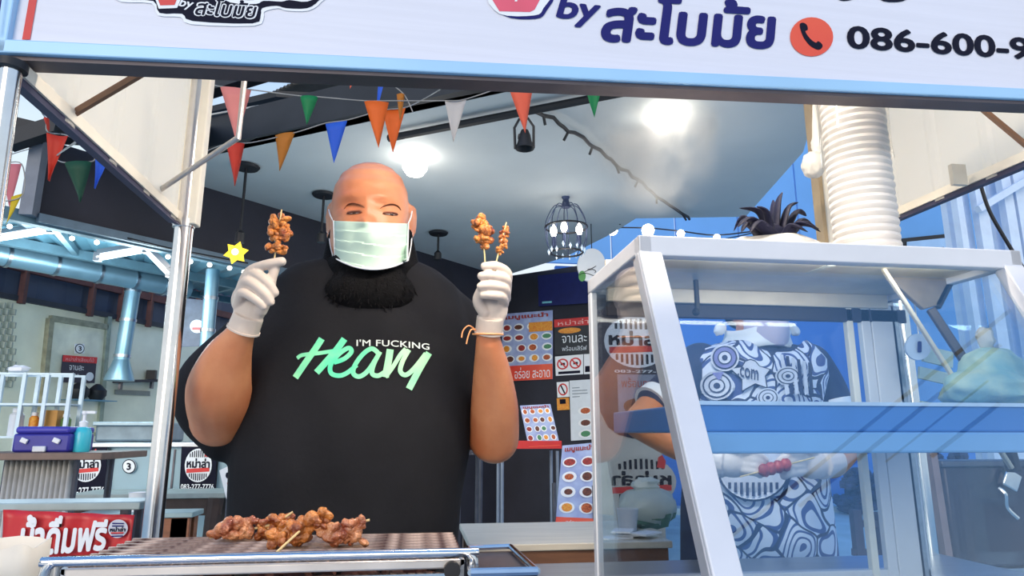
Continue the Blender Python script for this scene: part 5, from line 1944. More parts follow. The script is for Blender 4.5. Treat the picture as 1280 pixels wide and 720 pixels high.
# pale gloves with separate fingers
for px, py, sg_ in ((912, 578, 1), (1018, 580, -1)):
    b = MB()
    b.tube([W(px - sg_ * 26, py - 3, 1.53), W(px - sg_ * 6, py, 1.51)], [.034, .036], 16)
    b.ball(W(px + sg_ * 4, py, 1.505), (.044, .028, .034), 16, 11)
    for k_ in range(4):
        limb(b, [(W(px + sg_ * 16, py - 12 + k_ * 7, 1.49), .0115), (W(px + sg_ * 32, py - 11 + k_ * 7.5, 1.468), .0105), (W(px + sg_ * (44 - 2 * k_), py - 3 + k_ * 6, 1.475), .0092)], 4)
    limb(b, [(W(px + sg_ * 2, py - 16, 1.49), .012), (W(px + sg_ * 18, py - 22, 1.468), .0108), (W(px + sg_ * 32, py - 17, 1.462), .009)], 4)
    sculpt(b, .003, 3).build('glove', mat('pale_glove', C(236, 220, 212), .45, var=.05), wo_)
# pale mask over nose and chin
b = MB(); rows = []
for j in range(13):
    v = j / 12
    rows.append([hc + Vector((-.066 + .132 * u, -.118 + .075 * abs(2 * u - 1) ** 2.0 + .03 * (v - .3) ** 2, -.034 - .082 * v - .008 * (1 - (2 * u - 1) ** 2))) for u in np.linspace(0, 1, 19)])
b.grid(rows); b.build('face_mask', mat('mask_lilac', C(206, 196, 218), .6, var=.05), wo_, solid=.0015)
# dark shirt with white sleeve bands, white collar
b = MB(); loft(b, sect([(py, xl - 4, xr + 4, dp + .008, yc) for py, xl, xr, dp, yc in WS]))
limb(b, [(W(876, 458), .066), (W(850, 480, 1.76), .062), (W(822, 503, 1.72), .055)])
limb(b, [(W(1010, 458), .066), (W(1028, 485, 1.77), .062), (W(1040, 505, 1.755), .055)])
sculpt(b, .008, 5).build('dark_shirt', mat('dark_blue_shirt', C(42, 52, 84), .8, var=.1), wo_)
for a_, e_ in (((824, 501, 1.722), (815, 508, 1.712)), ((1040, 503, 1.756), (1043, 511, 1.752))):
    b = MB(); b.tube([W(*a_), W(*e_)], .0565, 18); b.build('sleeve_band', WHITE, wo_)
b = MB(); rows = []
for j, (py, rx, ry) in enumerate(((440, .098, .100), (431, .090, .092), (420, .082, .084), (414, .086, .088))):
    q = W(946, py)
    rows.append([q + Vector((rx * math.cos(a), ry * math.sin(a), .006 * math.sin(3 * a))) for a in np.linspace(0, 2 * math.pi, 33)])
b.grid(rows); b.build('collar', WHITE, wo_, solid=.004)
for sg_ in (-1, 1):
    b = MB(); q = W(946 + sg_ * 46, 412)
    b.ball(q, (.020, .010, .015), 12, 8, Matrix.Rotation(sg_ * .7, 3, 'Y'), jit=.15); b.build('apron_knot', WHITE, wo_)

# doodle print: bold flat black and white line work
md = bpy.data.materials.new('doodle_print')
md.use_nodes = True
n_, L_ = md.node_tree.nodes, md.node_tree.links
bs_ = n_['Principled BSDF']
bs_.inputs['Roughness'].default_value = .75
t_ = n_.new('ShaderNodeTexCoord')
mp = n_.new('ShaderNodeMapping'); mp.inputs['Scale'].default_value = (1, .15, 1)
nw = n_.new('ShaderNodeTexNoise'); nw.inputs['Scale'].default_value = 9; nw.inputs['Detail'].default_value = 1
L_.new(t_.outputs['Object'], nw.inputs['Vector'])
ns = n_.new('ShaderNodeVectorMath'); ns.operation = 'SCALE'; ns.inputs['Scale'].default_value = .11
L_.new(nw.outputs['Color'], ns.inputs[0])
na_ = n_.new('ShaderNodeVectorMath'); na_.operation = 'ADD'
L_.new(t_.outputs['Object'], na_.inputs[0]); L_.new(ns.outputs[0], na_.inputs[1])
L_.new(na_.outputs[0], mp.inputs[0])
vo = n_.new('ShaderNodeTexVoronoi'); vo.inputs['Scale'].default_value = 11
L_.new(mp.outputs[0], vo.inputs['Vector'])
wv = n_.new('ShaderNodeMath'); wv.operation = 'SINE'
ml = n_.new('ShaderNodeMath'); ml.operation = 'MULTIPLY'; ml.inputs[1].default_value = 34
L_.new(vo.outputs['Distance'], ml.inputs[0]); L_.new(ml.outputs[0], wv.inputs[0])
r1 = n_.new('ShaderNodeValToRGB'); r1.color_ramp.interpolation = 'CONSTANT'
r1.color_ramp.elements[0].color = (*C(70, 84, 140), 1); r1.color_ramp.elements[1].position = .27; r1.color_ramp.elements[1].color = (*C(232, 234, 244), 1)
mr = n_.new('ShaderNodeMapRange'); mr.inputs[1].default_value = -1
L_.new(wv.outputs[0], mr.inputs[0]); L_.new(mr.outputs[0], r1.inputs[0])
ve = n_.new('ShaderNodeTexVoronoi'); ve.feature = 'DISTANCE_TO_EDGE'; ve.inputs['Scale'].default_value = 11
L_.new(mp.outputs[0], ve.inputs['Vector'])
r2 = n_.new('ShaderNodeValToRGB'); r2.color_ramp.interpolation = 'CONSTANT'
r2.color_ramp.elements[0].color = (0, 0, 0, 1); r2.color_ramp.elements[1].position = .03; r2.color_ramp.elements[1].color = (1, 1, 1, 1)
L_.new(ve.outputs['Distance'], r2.inputs[0])
mx = n_.new('ShaderNodeMix'); mx.data_type = 'RGBA'
L_.new(r2.outputs[0], mx.inputs[0]); mx.inputs[6].default_value = (*C(48, 52, 84), 1); L_.new(r1.outputs[0], mx.inputs[7])
L_.new(mx.outputs[2], bs_.inputs['Base Color'])
rows = []
AP = [(430, 893, 1000, .112), (438, 868, 1014, .122), (452, 856, 1024, .132), (472, 855, 1026, .140), (500, 860, 1018, .146), (540, 864, 1016, .154), (600, 862, 1022, .165), (660, 864, 1028, .175), (720, 866, 1034, .18), (800, 866, 1040, .18)]
for py, xl, xr, dp in AP:
    a, e_ = W(xl, py), W(xr, py)
    dip = {430: .036, 438: .027, 452: .012, 472: .003}.get(py, 0)
    rows.append([a.lerp(e_, u) + Vector((0, -dp * (1 - abs(2 * u - 1) ** 2.6) ** .5 - .004, -dip * math.exp(-((u - .5) / .26) ** 4))) for u in np.linspace(0.0, 1, 25)])
b = MB(); b.grid(rows)
ap = b.build('doodle_apron', md, wo_, solid=.004)
apb = BVHTree.FromPolygons(b.v, b.f)


def on_apron(px, py, lift=.004):
    q = W(px, py, 1.62)
    v = (q - Vector((0, 0, CAM_H))).normalized()
    h = apb.ray_cast(Vector((0, 0, CAM_H)) + v * .9, v)
    return (h[0] if h[0] else q) - v * lift


def ap_poly(name, pts, m, lift):
    b = MB(); b.add([on_apron(x, y, lift) for x, y in pts], [tuple(range(len(pts)))]); return b.build(name, m, ap, smooth=False)


LILAC = mat('doodle_lilac', C(132, 130, 186), .7); DWHITE = mat('doodle_white', C(222, 222, 232), .7); DINK = mat('doodle_ink', C(48, 52, 84), .7)
for k_, (m_, g) in enumerate(((DINK, 1.1), (DWHITE, 1.0))):
    ap_poly('star_patch', [(940 + g * dx, 466 + g * dy) for dx, dy in ((-26, -5), (-12, -7), (-8, -14), (-2, -16), (4, -14), (9, -8), (22, -4), (16, 4), (18, 18), (4, 13), (-12, 22), (-12, 8))], m_, .010 + .003 * k_)
vs, fs, bb = text2d('.com', bold=.01)
b = MB(); b.add([on_apron(922 + 26 * (x - bb[0]) / (bb[2] - bb[0]) , 470 + 6 * (x - bb[0]) / (bb[2] - bb[0]) - 13 * (y - bb[1]) / (bb[3] - bb[1]), .017 + dz) for x, y, dz in vs], fs); b.build('star_lettering', DINK, ap, smooth=False)
for cx_, cy_, rx, ry in ((906, 447, 18, 17), (896, 482, 21, 18), (985, 470, 16, 12), (960, 497, 14, 12)):
    for k_, (f, m_) in enumerate(((1.0, DWHITE), (.86, DINK), (.76, LILAC if cy_ < 450 else DWHITE), (.5, DINK), (.42, DWHITE), (.2, DINK))):
        ap_poly('doodle_ring', circ(cx_, cy_, rx * f, ry * f, 24), m_, .014 + .0012 * k_)
ap_poly('doodle_nose', [(890, 466), (905, 465), (899, 476)], LILAC, .020)
for k_ in range(6):
    x = 975 + k_ * 7
    ap_poly('doodle_band', [(x, 443 + k_ * 2), (x + 4, 443 + k_ * 2), (x + 12 - k_, 492), (x + 7 - k_, 494)], DINK if k_ % 2 else DWHITE, .019 + .0005 * k_)
# round striped logo on the lap
for k_, (f, m_) in enumerate(((1.0, DINK), (.94, DWHITE))):
    ap_poly('logo_disc', circ(942, 585, 46 * f, 42 * f, 36), m_, .012 + .003 * k_)
for k_ in range(9):
    x = 912 + k_ * 7.4
    h_ = 40 * math.sqrt(max(0, 1 - ((x - 942) / 44) ** 2))
    ap_poly('logo_stripe', [(x - 1.8, 603), (x + 1.8, 603), (x + 1.8, 585 + h_ * .88), (x - 1.8, 585 + h_ * .88)], DINK, .018)
# meat skewer being handled
t = thing('meat_skewer', 'reddish meat skewer in the hands of the helper behind the cabinet', 'skewer', W(965, 586, 1.46))
b = MB(); b.tube([W(925, 596, 1.455), W(1018, 572, 1.455)], .0016, 6); b.build('stick', _M.get('bamboo_stick') or mat('bamboo_stick', C(226, 196, 140), .6, var=.12), t)
RAW = mat('raw_meat', C(206, 84, 78), .4, col2=C(150, 44, 46), scale=40)
random.seed(77)
for px in (955, 964, 973, 982):
    b = MB(); b.ball(W(px, 588 - (px - 955) * .25, 1.452), (.013, .011, .014), 11, 8, jit=.12); b.build('meat_piece', RAW, t)
# ------------------------------------------------------------------ grill, skewers and things on the cart
ZG = 1.006                                # grate height
GX0, GX1, GY0, GY1 = -0.395, 0.063, 0.885, 1.085
gr = thing('grill', 'stainless charcoal grill with charred wire grate on the cart counter', 'grill', (-0.165, .98, ZK))
SOOT = mat('sooty_wire', C(206, 176, 156), .4, .5, col2=C(70, 40, 34), scale=45)
b = MB(); b.box2((GX0, GY0 + .004, ZK), (GX1, GY0 + .012, ZG - .02)); b.build('front_wall', CHROME, gr, smooth=False)
b = MB(); b.box2((GX0, GY1 - .012, ZK), (GX1, GY1, ZG - .004)); b.build('rear_wall', STEEL, gr, smooth=False)
for x in (GX0, GX1 - .008):
    b = MB(); b.box2((x, GY0, ZK), (x + .008, GY1, ZG - .004)); b.build('side_wall', STEEL, gr, smooth=False)
b = MB(); b.box2((GX0 + .01, GY0 + .01, ZK), (GX1 - .01, GY1 - .01, ZK + .03)); b.build('fire_tray', STEEL_DK, gr, smooth=False)
# rounded front rim tube that turns down at both ends
zt8 = P(300, 697, GY0 - .012).z
pts = spline([(GX0 - .012, GY0 - .012, ZK), (GX0 - .012, GY0 - .012, zt8 - .018), (GX0 - .002, GY0 - .012, zt8 - .002), (GX0 + .02, GY0 - .012, zt8), (GX1 - .02, GY0 - .012, zt8), (GX1 + .002, GY0 - .012, zt8 - .002), (GX1 + .012, GY0 - .012, zt8 - .018), (GX1 + .012, GY0 - .012, ZK)], 4)
b = MB(); b.tube(pts, .0055, 10); b.build('front_rim', CHROME, gr)
for x in (GX0 + .004, GX1 - .004):
    b = MB(); b.tube([(x, GY0, ZG - .006), (x, GY1, ZG - .006)], .005, 8); b.build('side_rim', CHROME, gr)
b = MB(); b.box2((GX0 + .004, GY0 - .002, ZG - .014), (GX1 - .004, GY0 + .006, ZG - .003)); b.build('top_lip', mat('pale_lip', C(214, 206, 200), .3, .6), gr, bevel=.002)
b = MB(); b.box2((GX0 - .01, GY0 - .022, ZK + .018), (GX1 + .012, GY0 - .008, ZK + .034)); b.build('lower_band', CHROME, gr, bevel=.004)
for px in (352, 352 - 90, 430):
    q = P(px, 714, GY0 - .003)
    b = MB(); b.ball((q.x, GY0, ZG - .05), .004, 8, 6); b.build('rivet', CHROME, gr)
q = P(565, 713, GY0 - .01)
b = MB(); b.tube([(q.x, GY0 + .004, q.z), (q.x, GY0 - .014, q.z)], .010, 14); b.build('knob', BLACK, gr)
base = None
for i in range(8):
    y = GY0 + .010 + (GY1 - GY0 - .02) * i / 7
    if base is None:
        b = MB(); b.tube([(GX0 + .004, y, ZG), (GX1 - .004, y, ZG)], .0034, 6); base = b.build('grate_wire', SOOT, gr); by = y
    else:
        o = base.copy(); COL.objects.link(o); o.location.y = base.location.y + y - by
base = None
for i in range(38):
    x = GX0 + .01 + (GX1 - GX0 - .02) * i / 37
    if base is None:
        b = MB(); b.tube([(x, GY0 + .004, ZG - .004), (x, GY1 - .004, ZG - .004)], .0018, 6); base = b.build('grate_wire', SOOT, gr); bx = x
    else:
        o = base.copy(); COL.objects.link(o); o.location.x = base.location.x + x - bx
rr = random.Random(3)
b = MB()
for i in range(150):
    random.seed(i)
    b.ball((rr.uniform(GX0 + .03, GX1 - .03), rr.uniform(GY0 + .03, GY1 - .03), ZK + .04 + rr.uniform(0, .035)), (rr.uniform(.01, .018), rr.uniform(.01, .016), rr.uniform(.008, .014)), 7, 5, jit=.2)
b.build('charcoal', mat('ember_ash', C(110, 60, 44), .8, col2=C(34, 28, 28), scale=40), gr, kind='stuff')
random.seed(11)

MEAT = mat('grilled_meat', C(238, 150, 66), .28, col2=C(128, 54, 24), scale=48, bump=.9, bscale=110, coat=.35)
MEAT2 = mat('grilled_meat_pink', C(232, 160, 108), .28, col2=C(150, 72, 44), scale=48, bump=.9, bscale=110, coat=.35)
STICK = mat('bamboo_stick', C(226, 196, 140), .6, var=.12)


def chunk(c, r, seed, m, par):
    r_ = random.Random(seed)
    b = MB()
    for k_ in range(8):
        random.seed(seed * 31 + k_)
        d = Vector((r_.uniform(-1, 1), r_.uniform(-.6, .6), r_.uniform(-.9, .9))) * r * .75
        s_ = r * r_.uniform(.28, .62)
        b.ball(Vector(c) + d, (s_ * r_.uniform(.8, 1.3), s_ * r_.uniform(.6, 1), s_ * r_.uniform(.55, 1)), 11, 8, Matrix.Rotation(r_.uniform(0, 3), 3, 'Y'), jit=.10)
    o = sculpt(b, r * .085, 1).build('meat_piece', m, par)
    return o


def skewer(label, a, b_, meat, seed, loc=None, m=MEAT, group='skewers on the grill'):
    a, b_ = Vector(a), Vector(b_)
    t = thing('meat_skewer', label, 'skewer', loc or (a + b_) / 2, group)
    b = MB(); b.tube([a, b_], .0016, 7); b.build('stick', STICK, t)
    for i, (p, r) in enumerate(meat):
        chunk(p, r, seed * 17 + i, m, t)
    return t


YH = 1.405
L = lambda x, y: P(x, y, YH)
skewer('grilled meat skewer held up in the raised hand on the left', L(339, 352), L(352, 262),
       [(L(350, 275), .019), (L(358, 283), .016), (L(345, 288), .0185), (L(357, 294), .013), (L(349, 298), .014), (L(342, 303), .015), (L(344, 311), .0145), (L(353, 312), .012)], 1, L(340, 345), MEAT, 'skewers held up by the seller')
skewer('broad clump of grilled meat on a stick, left of the two held on the right', L(608, 352), L(602, 266),
       [(L(602, 276), .016), (L(599, 284), .019), (L(607, 285), .018), (L(603, 291), .024), (L(598, 297), .015), (L(608, 297), .015), (L(603, 303), .015)], 2, L(606, 340), MEAT, 'skewers held up by the seller')
skewer('narrow meat skewer, right of the two held in the hand on the right', L(614, 352), L(633, 278),
       [(L(631, 287), .0085), (L(630, 293), .010), (L(628, 299), .010), (L(629, 305), .009), (L(626, 311), .0105), (L(625, 315), .008)], 3, L(617, 340), MEAT, 'skewers held up by the seller')


def G(px, py, Y):
    return P(px, py, Y)


zg = ZG + .016
Yg = 1.03
D = lambda px, py, y=Yg: G(px, py, y)
skewer('pale pink meat skewer at the left end of the row on the grill', D(262, 672), D(345, 655),
       [(D(276, 664), .019), (D(290, 660), .018), (D(301, 660), .015), (D(312, 659), .014), (D(322, 657), .013)], 4, (D(290, 672).x, Yg, ZG), MEAT2)
skewer('short dark glazed meat skewer second from the left on the grill', D(325, 668), D(366, 640),
       [(D(329, 664), .013), (D(340, 658), .014), (D(350, 653), .015), (D(354, 661), .012)], 5, (D(340, 668).x, Yg, ZG), MEAT)
Yg2 = .96
D2 = lambda px, py: G(px, py, Yg2)
skewer('large orange glazed meat skewer with its bare stick pointing forward on the grill', G(345, 691, .885), G(405, 636, 1.03),
       [(D2(350, 672), .017), (D2(362, 668), .017), (D2(376, 663), .018), (D2(388, 657), .016), (D2(398, 650), .015), (D2(407, 645), .012), (D2(372, 674), .013)], 6, (D2(372, 672).x, Yg2, ZG), MEAT)
skewer('meat skewer at the right end of the row on the grill', D2(398, 664), D2(462, 650),
       [(D2(406, 664), .016), (D2(418, 668), .016), (D2(430, 665), .016), (D2(440, 660), .016), (D2(448, 655), .012), (D2(446, 672), .013), (D2(424, 674), .011)], 7, (D2(430, 674).x, Yg2, ZG), MEAT2)

# dark steel tray right of the grill
c = [PZ(585, 685, 1.0), PZ(638, 683, 1.0), PZ(672, 714, 1.0), PZ(588, 716, 1.0)]
tr_ = thing('steel_tray', 'dark steel tray with a bright rim, right beside the grill', 'tray', ((c[0].x + c[2].x) / 2, (c[0].y + c[2].y) / 2, ZK))
b = MB(); b.slab([p - Vector((0, 0, .006)) for p in c], .008, (0, 0, 1)); b.build('base', STEEL_DK, tr_, smooth=False)
for i in range(4):
    a, e_ = c[i], c[(i + 1) % 4]
    b = MB(); b.tube([a, e_], .0035 if i != 2 else .005, 8); b.build('rim', CHROME, tr_)
b = MB(); b.slab([c[3] + Vector((0, .01, -.01)), c[2] + Vector((0, .01, -.01)), Vector((c[2].x, c[2].y + .01, ZK)), Vector((c[3].x, c[3].y + .01, ZK))], .005, (0, -1, 0)); b.build('front_apron', STEEL, tr_, smooth=False)
for p in c:
    b = MB(); b.box2((p.x - .006, p.y - .006, ZK), (p.x + .006, p.y + .006, p.z - .01)); b.build('foot', STEEL_DK, tr_, smooth=False)

# stack of white bowls on the cabinet, one inside the other
q = P(1083, 298, 1.06)
zs = ZT
top_z = P(1083, 118, 1.06).z
nb = 26
stp = (top_z + .02 - zs) / nb
b = MB()
b.lathe([(.036, 0), (.040, .004), (.0522, .033), (.0540, .0345), (.0540, .0395), (.0505, .0385), (.038, .006), (.034, .003)], (0, 0, 0), 28)
BOWL = mat('bowl_plastic', C(246, 244, 242), .3, var=.02, trans=.5)
proto_mesh = None
rr = random.Random(2)
for i in range(nb):
    if proto_mesh is None:
        o = b.build('bowl', BOWL)
        proto_mesh = o.data
    else:
        o = bpy.data.objects.new('bowl', proto_mesh)
        COL.objects.link(o)
    s_ = 1.0
    o.location = (q.x + rr.uniform(-.0012, .0012), 1.06 + rr.uniform(-.001, .001), zs + i * stp)
    ordn = ['bottom', 'second', 'third', 'fourth', 'fifth', 'sixth', 'seventh', 'eighth', 'ninth', 'tenth', 'eleventh', 'twelfth', 'thirteenth', 'fourteenth', 'fifteenth', 'sixteenth', 'seventeenth', 'eighteenth', 'nineteenth', 'twentieth', 'twenty-first', 'twenty-second', 'twenty-third', 'twenty-fourth', 'twenty-fifth', 'topmost'][i]
    tag(o, ('bottom white plastic bowl of the tall stack on the cabinet' if i == 0 else 'topmost white plastic bowl, hidden behind the sign edge' if i == nb - 1 else '%s white plastic bowl from the bottom of the tall stack' % ordn), 'bowl', 'nested white bowls stacked on the cabinet')
zsl = P(1083, 205, 1.06).z
b = MB()
rows = [[Vector((q.x + (.0585 + .0012 * math.sin(5 * a + 9 * f)) * math.cos(a), 1.06 + (.0585 + .0012 * math.sin(5 * a + 9 * f)) * math.sin(a), zsl + (zs + nb * stp + .03 - zsl) * f)) for a in np.linspace(0, 2 * math.pi, 37)] for f in np.linspace(0, 1, 7)]
b.grid(rows)
tag(b.build('plastic_sleeve', glass('sleeve_film', (.98, .97, .95), .10, .9)), 'clear plastic sleeve around the upper half of the bowl stack', 'sleeve')
# white bag hanging left of the stack
q = P(1016, 196, 1.30)
hb2 = thing('hanging_bag', 'knotted white plastic bag hanging beside the tall bowl stack', 'bag', q - Vector((0, 0, .05)))
WB_ = mat('white_bag', C(240, 236, 228), .35, var=.05, trans=.35)
b = MB(); b.ball(P(1017, 206, 1.3), (.026, .026, .03), 16, 12, jit=.09); b.ball(P(1023, 180, 1.3), (.015, .015, .03), 12, 9, jit=.1)
b.tube([P(1023, 185, 1.3), P(1019, 150, 1.3), P(1017, 118, 1.3)], [.014, .007, .003], 8)
sculpt(b, .003, 2).build('bag_skin', WB_, hb2)
b = MB(); b.tube([P(1017, 120, 1.3), P(1017, 60, 1.3)], .002, 6); b.build('cord', WHITE, hb2)

# dark spiky plant in a white tub on the cabinet
q = P(968, 300, 1.08)
pl = thing('potted_plant', 'black spiky plant in a low white tub on top of the glass cabinet', 'plant', (q.x, 1.08, ZT))
b = MB(); hx = (P(1029, 298, 1.08).x - P(906, 298, 1.08).x) / 2
rows = []
for j in range(7):
    f = j / 6
    row = []
    for i in range(33):
        a = 2 * math.pi * (i % 32) / 32
        rx = hx * (1.0 - .10 * f ** 2 + .02 * math.sin(5 * a))
        if j == 6:
            rx *= .82
        row.append(Vector((q.x + rx * math.cos(a), 1.08 + rx * .62 * math.sin(a), ZT + .050 * f + .003 * math.sin(4 * a + 1) * f)))
    rows.append(row)
b.grid(rows); b.add([p for p in rows[-1][:-1]], [tuple(range(32))]); b.build('tub', WB_, pl)
LEAF = mat('leaf_black', C(14, 15, 24), .6, spec=.2, col2=C(24, 26, 52), scale=12)
zl = ZT + .046
lv = [((0, 0), (978, 240), (972, 256)), ((2, 0), (998, 253), (984, 262)), ((4, 1), (1008, 270), (994, 266)), ((-2, 0), (924, 260), (950, 266)), ((-3, -1), (946, 258), (958, 266)), ((-4, 1), (917, 289), (930, 272)), ((-3, -2), (922, 284), (938, 274)), ((4, -1), (1026, 290), (1004, 279)), ((3, -2), (1024, 286), (998, 280)), ((-2, -2), (938, 290), (948, 278)), ((1, -2), (1010, 290), (990, 282)), ((0, 1), (966, 250), (966, 264)), ((-5, -1), (927, 290), (936, 280)), ((5, 0), (1018, 284), (1000, 276))]
for (dx, dy), tip, mid in lv:
    p0 = Vector((q.x + dx * .004, 1.08 + dy * .012, zl))
    p1 = P(mid[0], mid[1], 1.08 + dy * .02)
    p2 = P(tip[0], tip[1], 1.08 + dy * .03)
    b = MB(); ps_ = spline([p0, p1, p2], 6)
    n_ = len(ps_)
    b.tube(ps_, [.0115 * (1 - (i / (n_ - 1)) ** 2.2) + .0006 for i in range(n_)], 8, .45); b.build('leaf', LEAF, pl)
b = MB(); b.ball((q.x, 1.08, zl + .012), (.022, .018, .024), 14, 9, jit=.12); b.build('heart', LEAF, pl)

# cabbage bag on the cabinet shelf
q = P(1262, 505, .95)
cbg = thing('vegetable_bag', 'clear bag of pale green cabbage on the cabinet shelf, right end', 'bag', (q.x, .97, zs1))
CAB = mat('cabbage', C(206, 222, 196), .5, col2=C(150, 192, 190), scale=22, bump=.3, bscale=40)
b = MB(); random.seed(21)
b.ball((q.x - .01, .98, zs1 + .03), (.07, .06, .035), 18, 12, jit=.10); b.ball((q.x + .015, .99, zs1 + .062), (.05, .045, .04), 16, 11, jit=.10); b.ball((q.x + .05, .99, zs1 + .03), (.04, .045, .045), 14, 9, jit=.1)
sculpt(b, .005, 2).build('cabbage', CAB, cbg)
b = MB(); b.ball((q.x + .012, .99, zs1 + .115), (.014, .014, .02), 12, 9, jit=.2); b.build('knot', WB_, cbg)
# tag, white jars and papers at the back of the shelf
c = [P(x, y, 1.12) for x, y in ((1132, 417), (1164, 417), (1164, 450), (1132, 450))]
t = thing('number_tag', 'round pale number tag hanging inside the cabinet on the right', 'tag', quad4(c, .5, 1))
b = MB(); b.slab([quad4(c, *p) for p in circ(.5, .5, .5, .5)], .004, qn(c)); b.build('disc', mat('tag_pale', C(190, 208, 232), .5), t, smooth=False)
qtext('digit', c, '1', .42, .3, .58, .72, NAVY, t, .003, bold=.04)
b = MB(); b.tube([quad4(c, .5, 0), quad4(c, .5, 0) + Vector((0, 0, ZT - .016 - quad4(c, .5, 0).z))], .0012, 6); b.build('cord', WHITE, t)
random.seed(31)
for i, (x, y, w_, h_, lb) in enumerate(((1172, 446, .03, .03, 'pale folded paper stuck at the back of the cabinet near the round tag'), (1168, 470, .032, .022, 'pale green paper slip in the cabinet below the round tag'), (1163, 497, .022, .012, 'small pale green slip resting on the cabinet shelf'))):
    p = P(x, y, 1.16)
    b = MB(); b.box((p.x, 1.16, p.z if i < 2 else zs1 + .013), (w_, .003, h_ / 2), Matrix.Rotation(.2, 3, 'Y'))
    tag(b.build('paper_slip', mat('pale_green_paper', C(206, 222, 206), .6, var=.12, scale=40), smooth=False), lb, 'paper', 'paper slips in the cabinet')

# ---- bunting strings
PENN = {k_: mat('pennant_' + k_, C(*v), .6, var=.06, trans=.35) for k_, v in dict(pink=(240, 152, 142), red=(214, 62, 40), amber=(206, 130, 40), blue=(52, 110, 222), orange=(240, 116, 34), white=(214, 208, 204), coral=(238, 112, 82), green=(24, 142, 82), yellow=(224, 196, 40), dkgreen=(30, 86, 62), rose=(220, 130, 140)).items()}


def bunting(label, Y, cord, items, pre=None, post=None, cat='bunting'):
    t = thing('bunting_string', label, cat, P(cord[len(cord) // 2][0], cord[len(cord) // 2][1] + 40, Y))
    b = MB(); b.tube(spline(([pre] if pre else []) + [P(x, y, Y) for x, y in cord] + ([post] if post else []), 6), .0022, 6); b.build('cord', mat('cord_grey', C(150, 146, 140), .6), t)
    for col, (xa, ya), (xb, yb), (xt, yt_) in items:
        a, e_, tp_ = P(xa, ya, Y), P(xb, yb, Y), P(xt, yt_, Y)
        rows = []
        bul = random.uniform(-.012, .012)
        for j in range(6):
            f = j / 5
            l_, r_ = a.lerp(tp_, f), e_.lerp(tp_, f)
            rows.append([l_.lerp(r_, g) + Vector((0, bul * math.sin(math.pi * g) + .01 * math.sin(2 * f), 0)) for g in (0, .25, .5, .75, 1)])
        b = MB(); b.grid(rows)
        o = b.build('pennant', PENN[col], t, solid=.0012)
        o['label'] = {'dkgreen': 'dark green', 'rose': 'dusty pink'}.get(col, col) + ' pennant'
    return t


bunting('bunting row with red, amber, blue and orange pennants along the roof beam', 2.5, [(255, 190), (283, 180), (316, 178), (368, 166), (407, 154), (434, 150), (478, 138), (508, 134), (540, 118)],
        [('red', (283, 181), (306, 179), (293, 232)), ('amber', (344, 169), (369, 165), (349, 213)), ('blue', (407, 155), (434, 151), (417, 203)), ('orange', (478, 138), (507, 135), (491, 190))], P(247, 190, 1.48), Vector((.2, 1.46, ZP)))
bunting('upper bunting row with green, orange, white and coral pennants across the ceiling', 2.3, [(262, 104), (275, 108), (313, 112), (375, 120), (397, 121), (455, 126), (486, 126), (556, 126), (582, 124), (635, 107), (667, 104), (730, 108), (753, 107), (800, 95)],
        [('pink', (275, 108), (314, 113), (294, 174)), ('green', (375, 120), (398, 121), (383, 155)), ('orange', (455, 126), (486, 128), (473, 184)), ('white', (556, 126), (583, 125), (567, 177)), ('coral', (635, 107), (667, 105), (657, 165)), ('green', (731, 109), (753, 107), (744, 145))], P(252, 104, 1.48), Vector((.7, 1.46, ZP)))
bunting('short tangled bunting end with a thin blue and an amber strip near the roof beam', 2.4, [(440, 92), (474, 98), (503, 116), (516, 140)],
        [('blue', (473, 98), (481, 100), (470, 140)), ('amber', (496, 118), (506, 118), (500, 150)), ('coral', (437, 96), (444, 97), (437, 110))], Vector((-.1, 1.46, ZP)))
bunting('bunting at the far left with a dusty pink and a yellow pennant', 2.6, [(-20, 204), (0, 205), (27, 205), (29, 243), (5, 252)],
        [('rose', (-2, 205), (27, 205), (10, 258)), ('yellow', (14, 246), (28, 242), (6, 279))], WL + Vector((-.02, -.1, -.1)))
bunting('bunting under the left side panel with a tall red pennant', 2.2, [(52, 140), (58, 150), (60, 165), (86, 170)],
        [('red', (58, 166), (85, 170), (58, 224)), ('red', (55, 148), (61, 148), (59, 165))], LF.lerp(LB, .15), LF.lerp(LB, .5))
bunting('bunting under the left side panel with dark green and blue pennants', 2.4, [(70, 196), (80, 203), (114, 202), (120, 198), (133, 206)],
        [('dkgreen', (80, 203), (115, 202), (99, 252)), ('blue', (119, 199), (132, 208), (116, 234))], LF.lerp(LB, .3), LF.lerp(LB, .75))

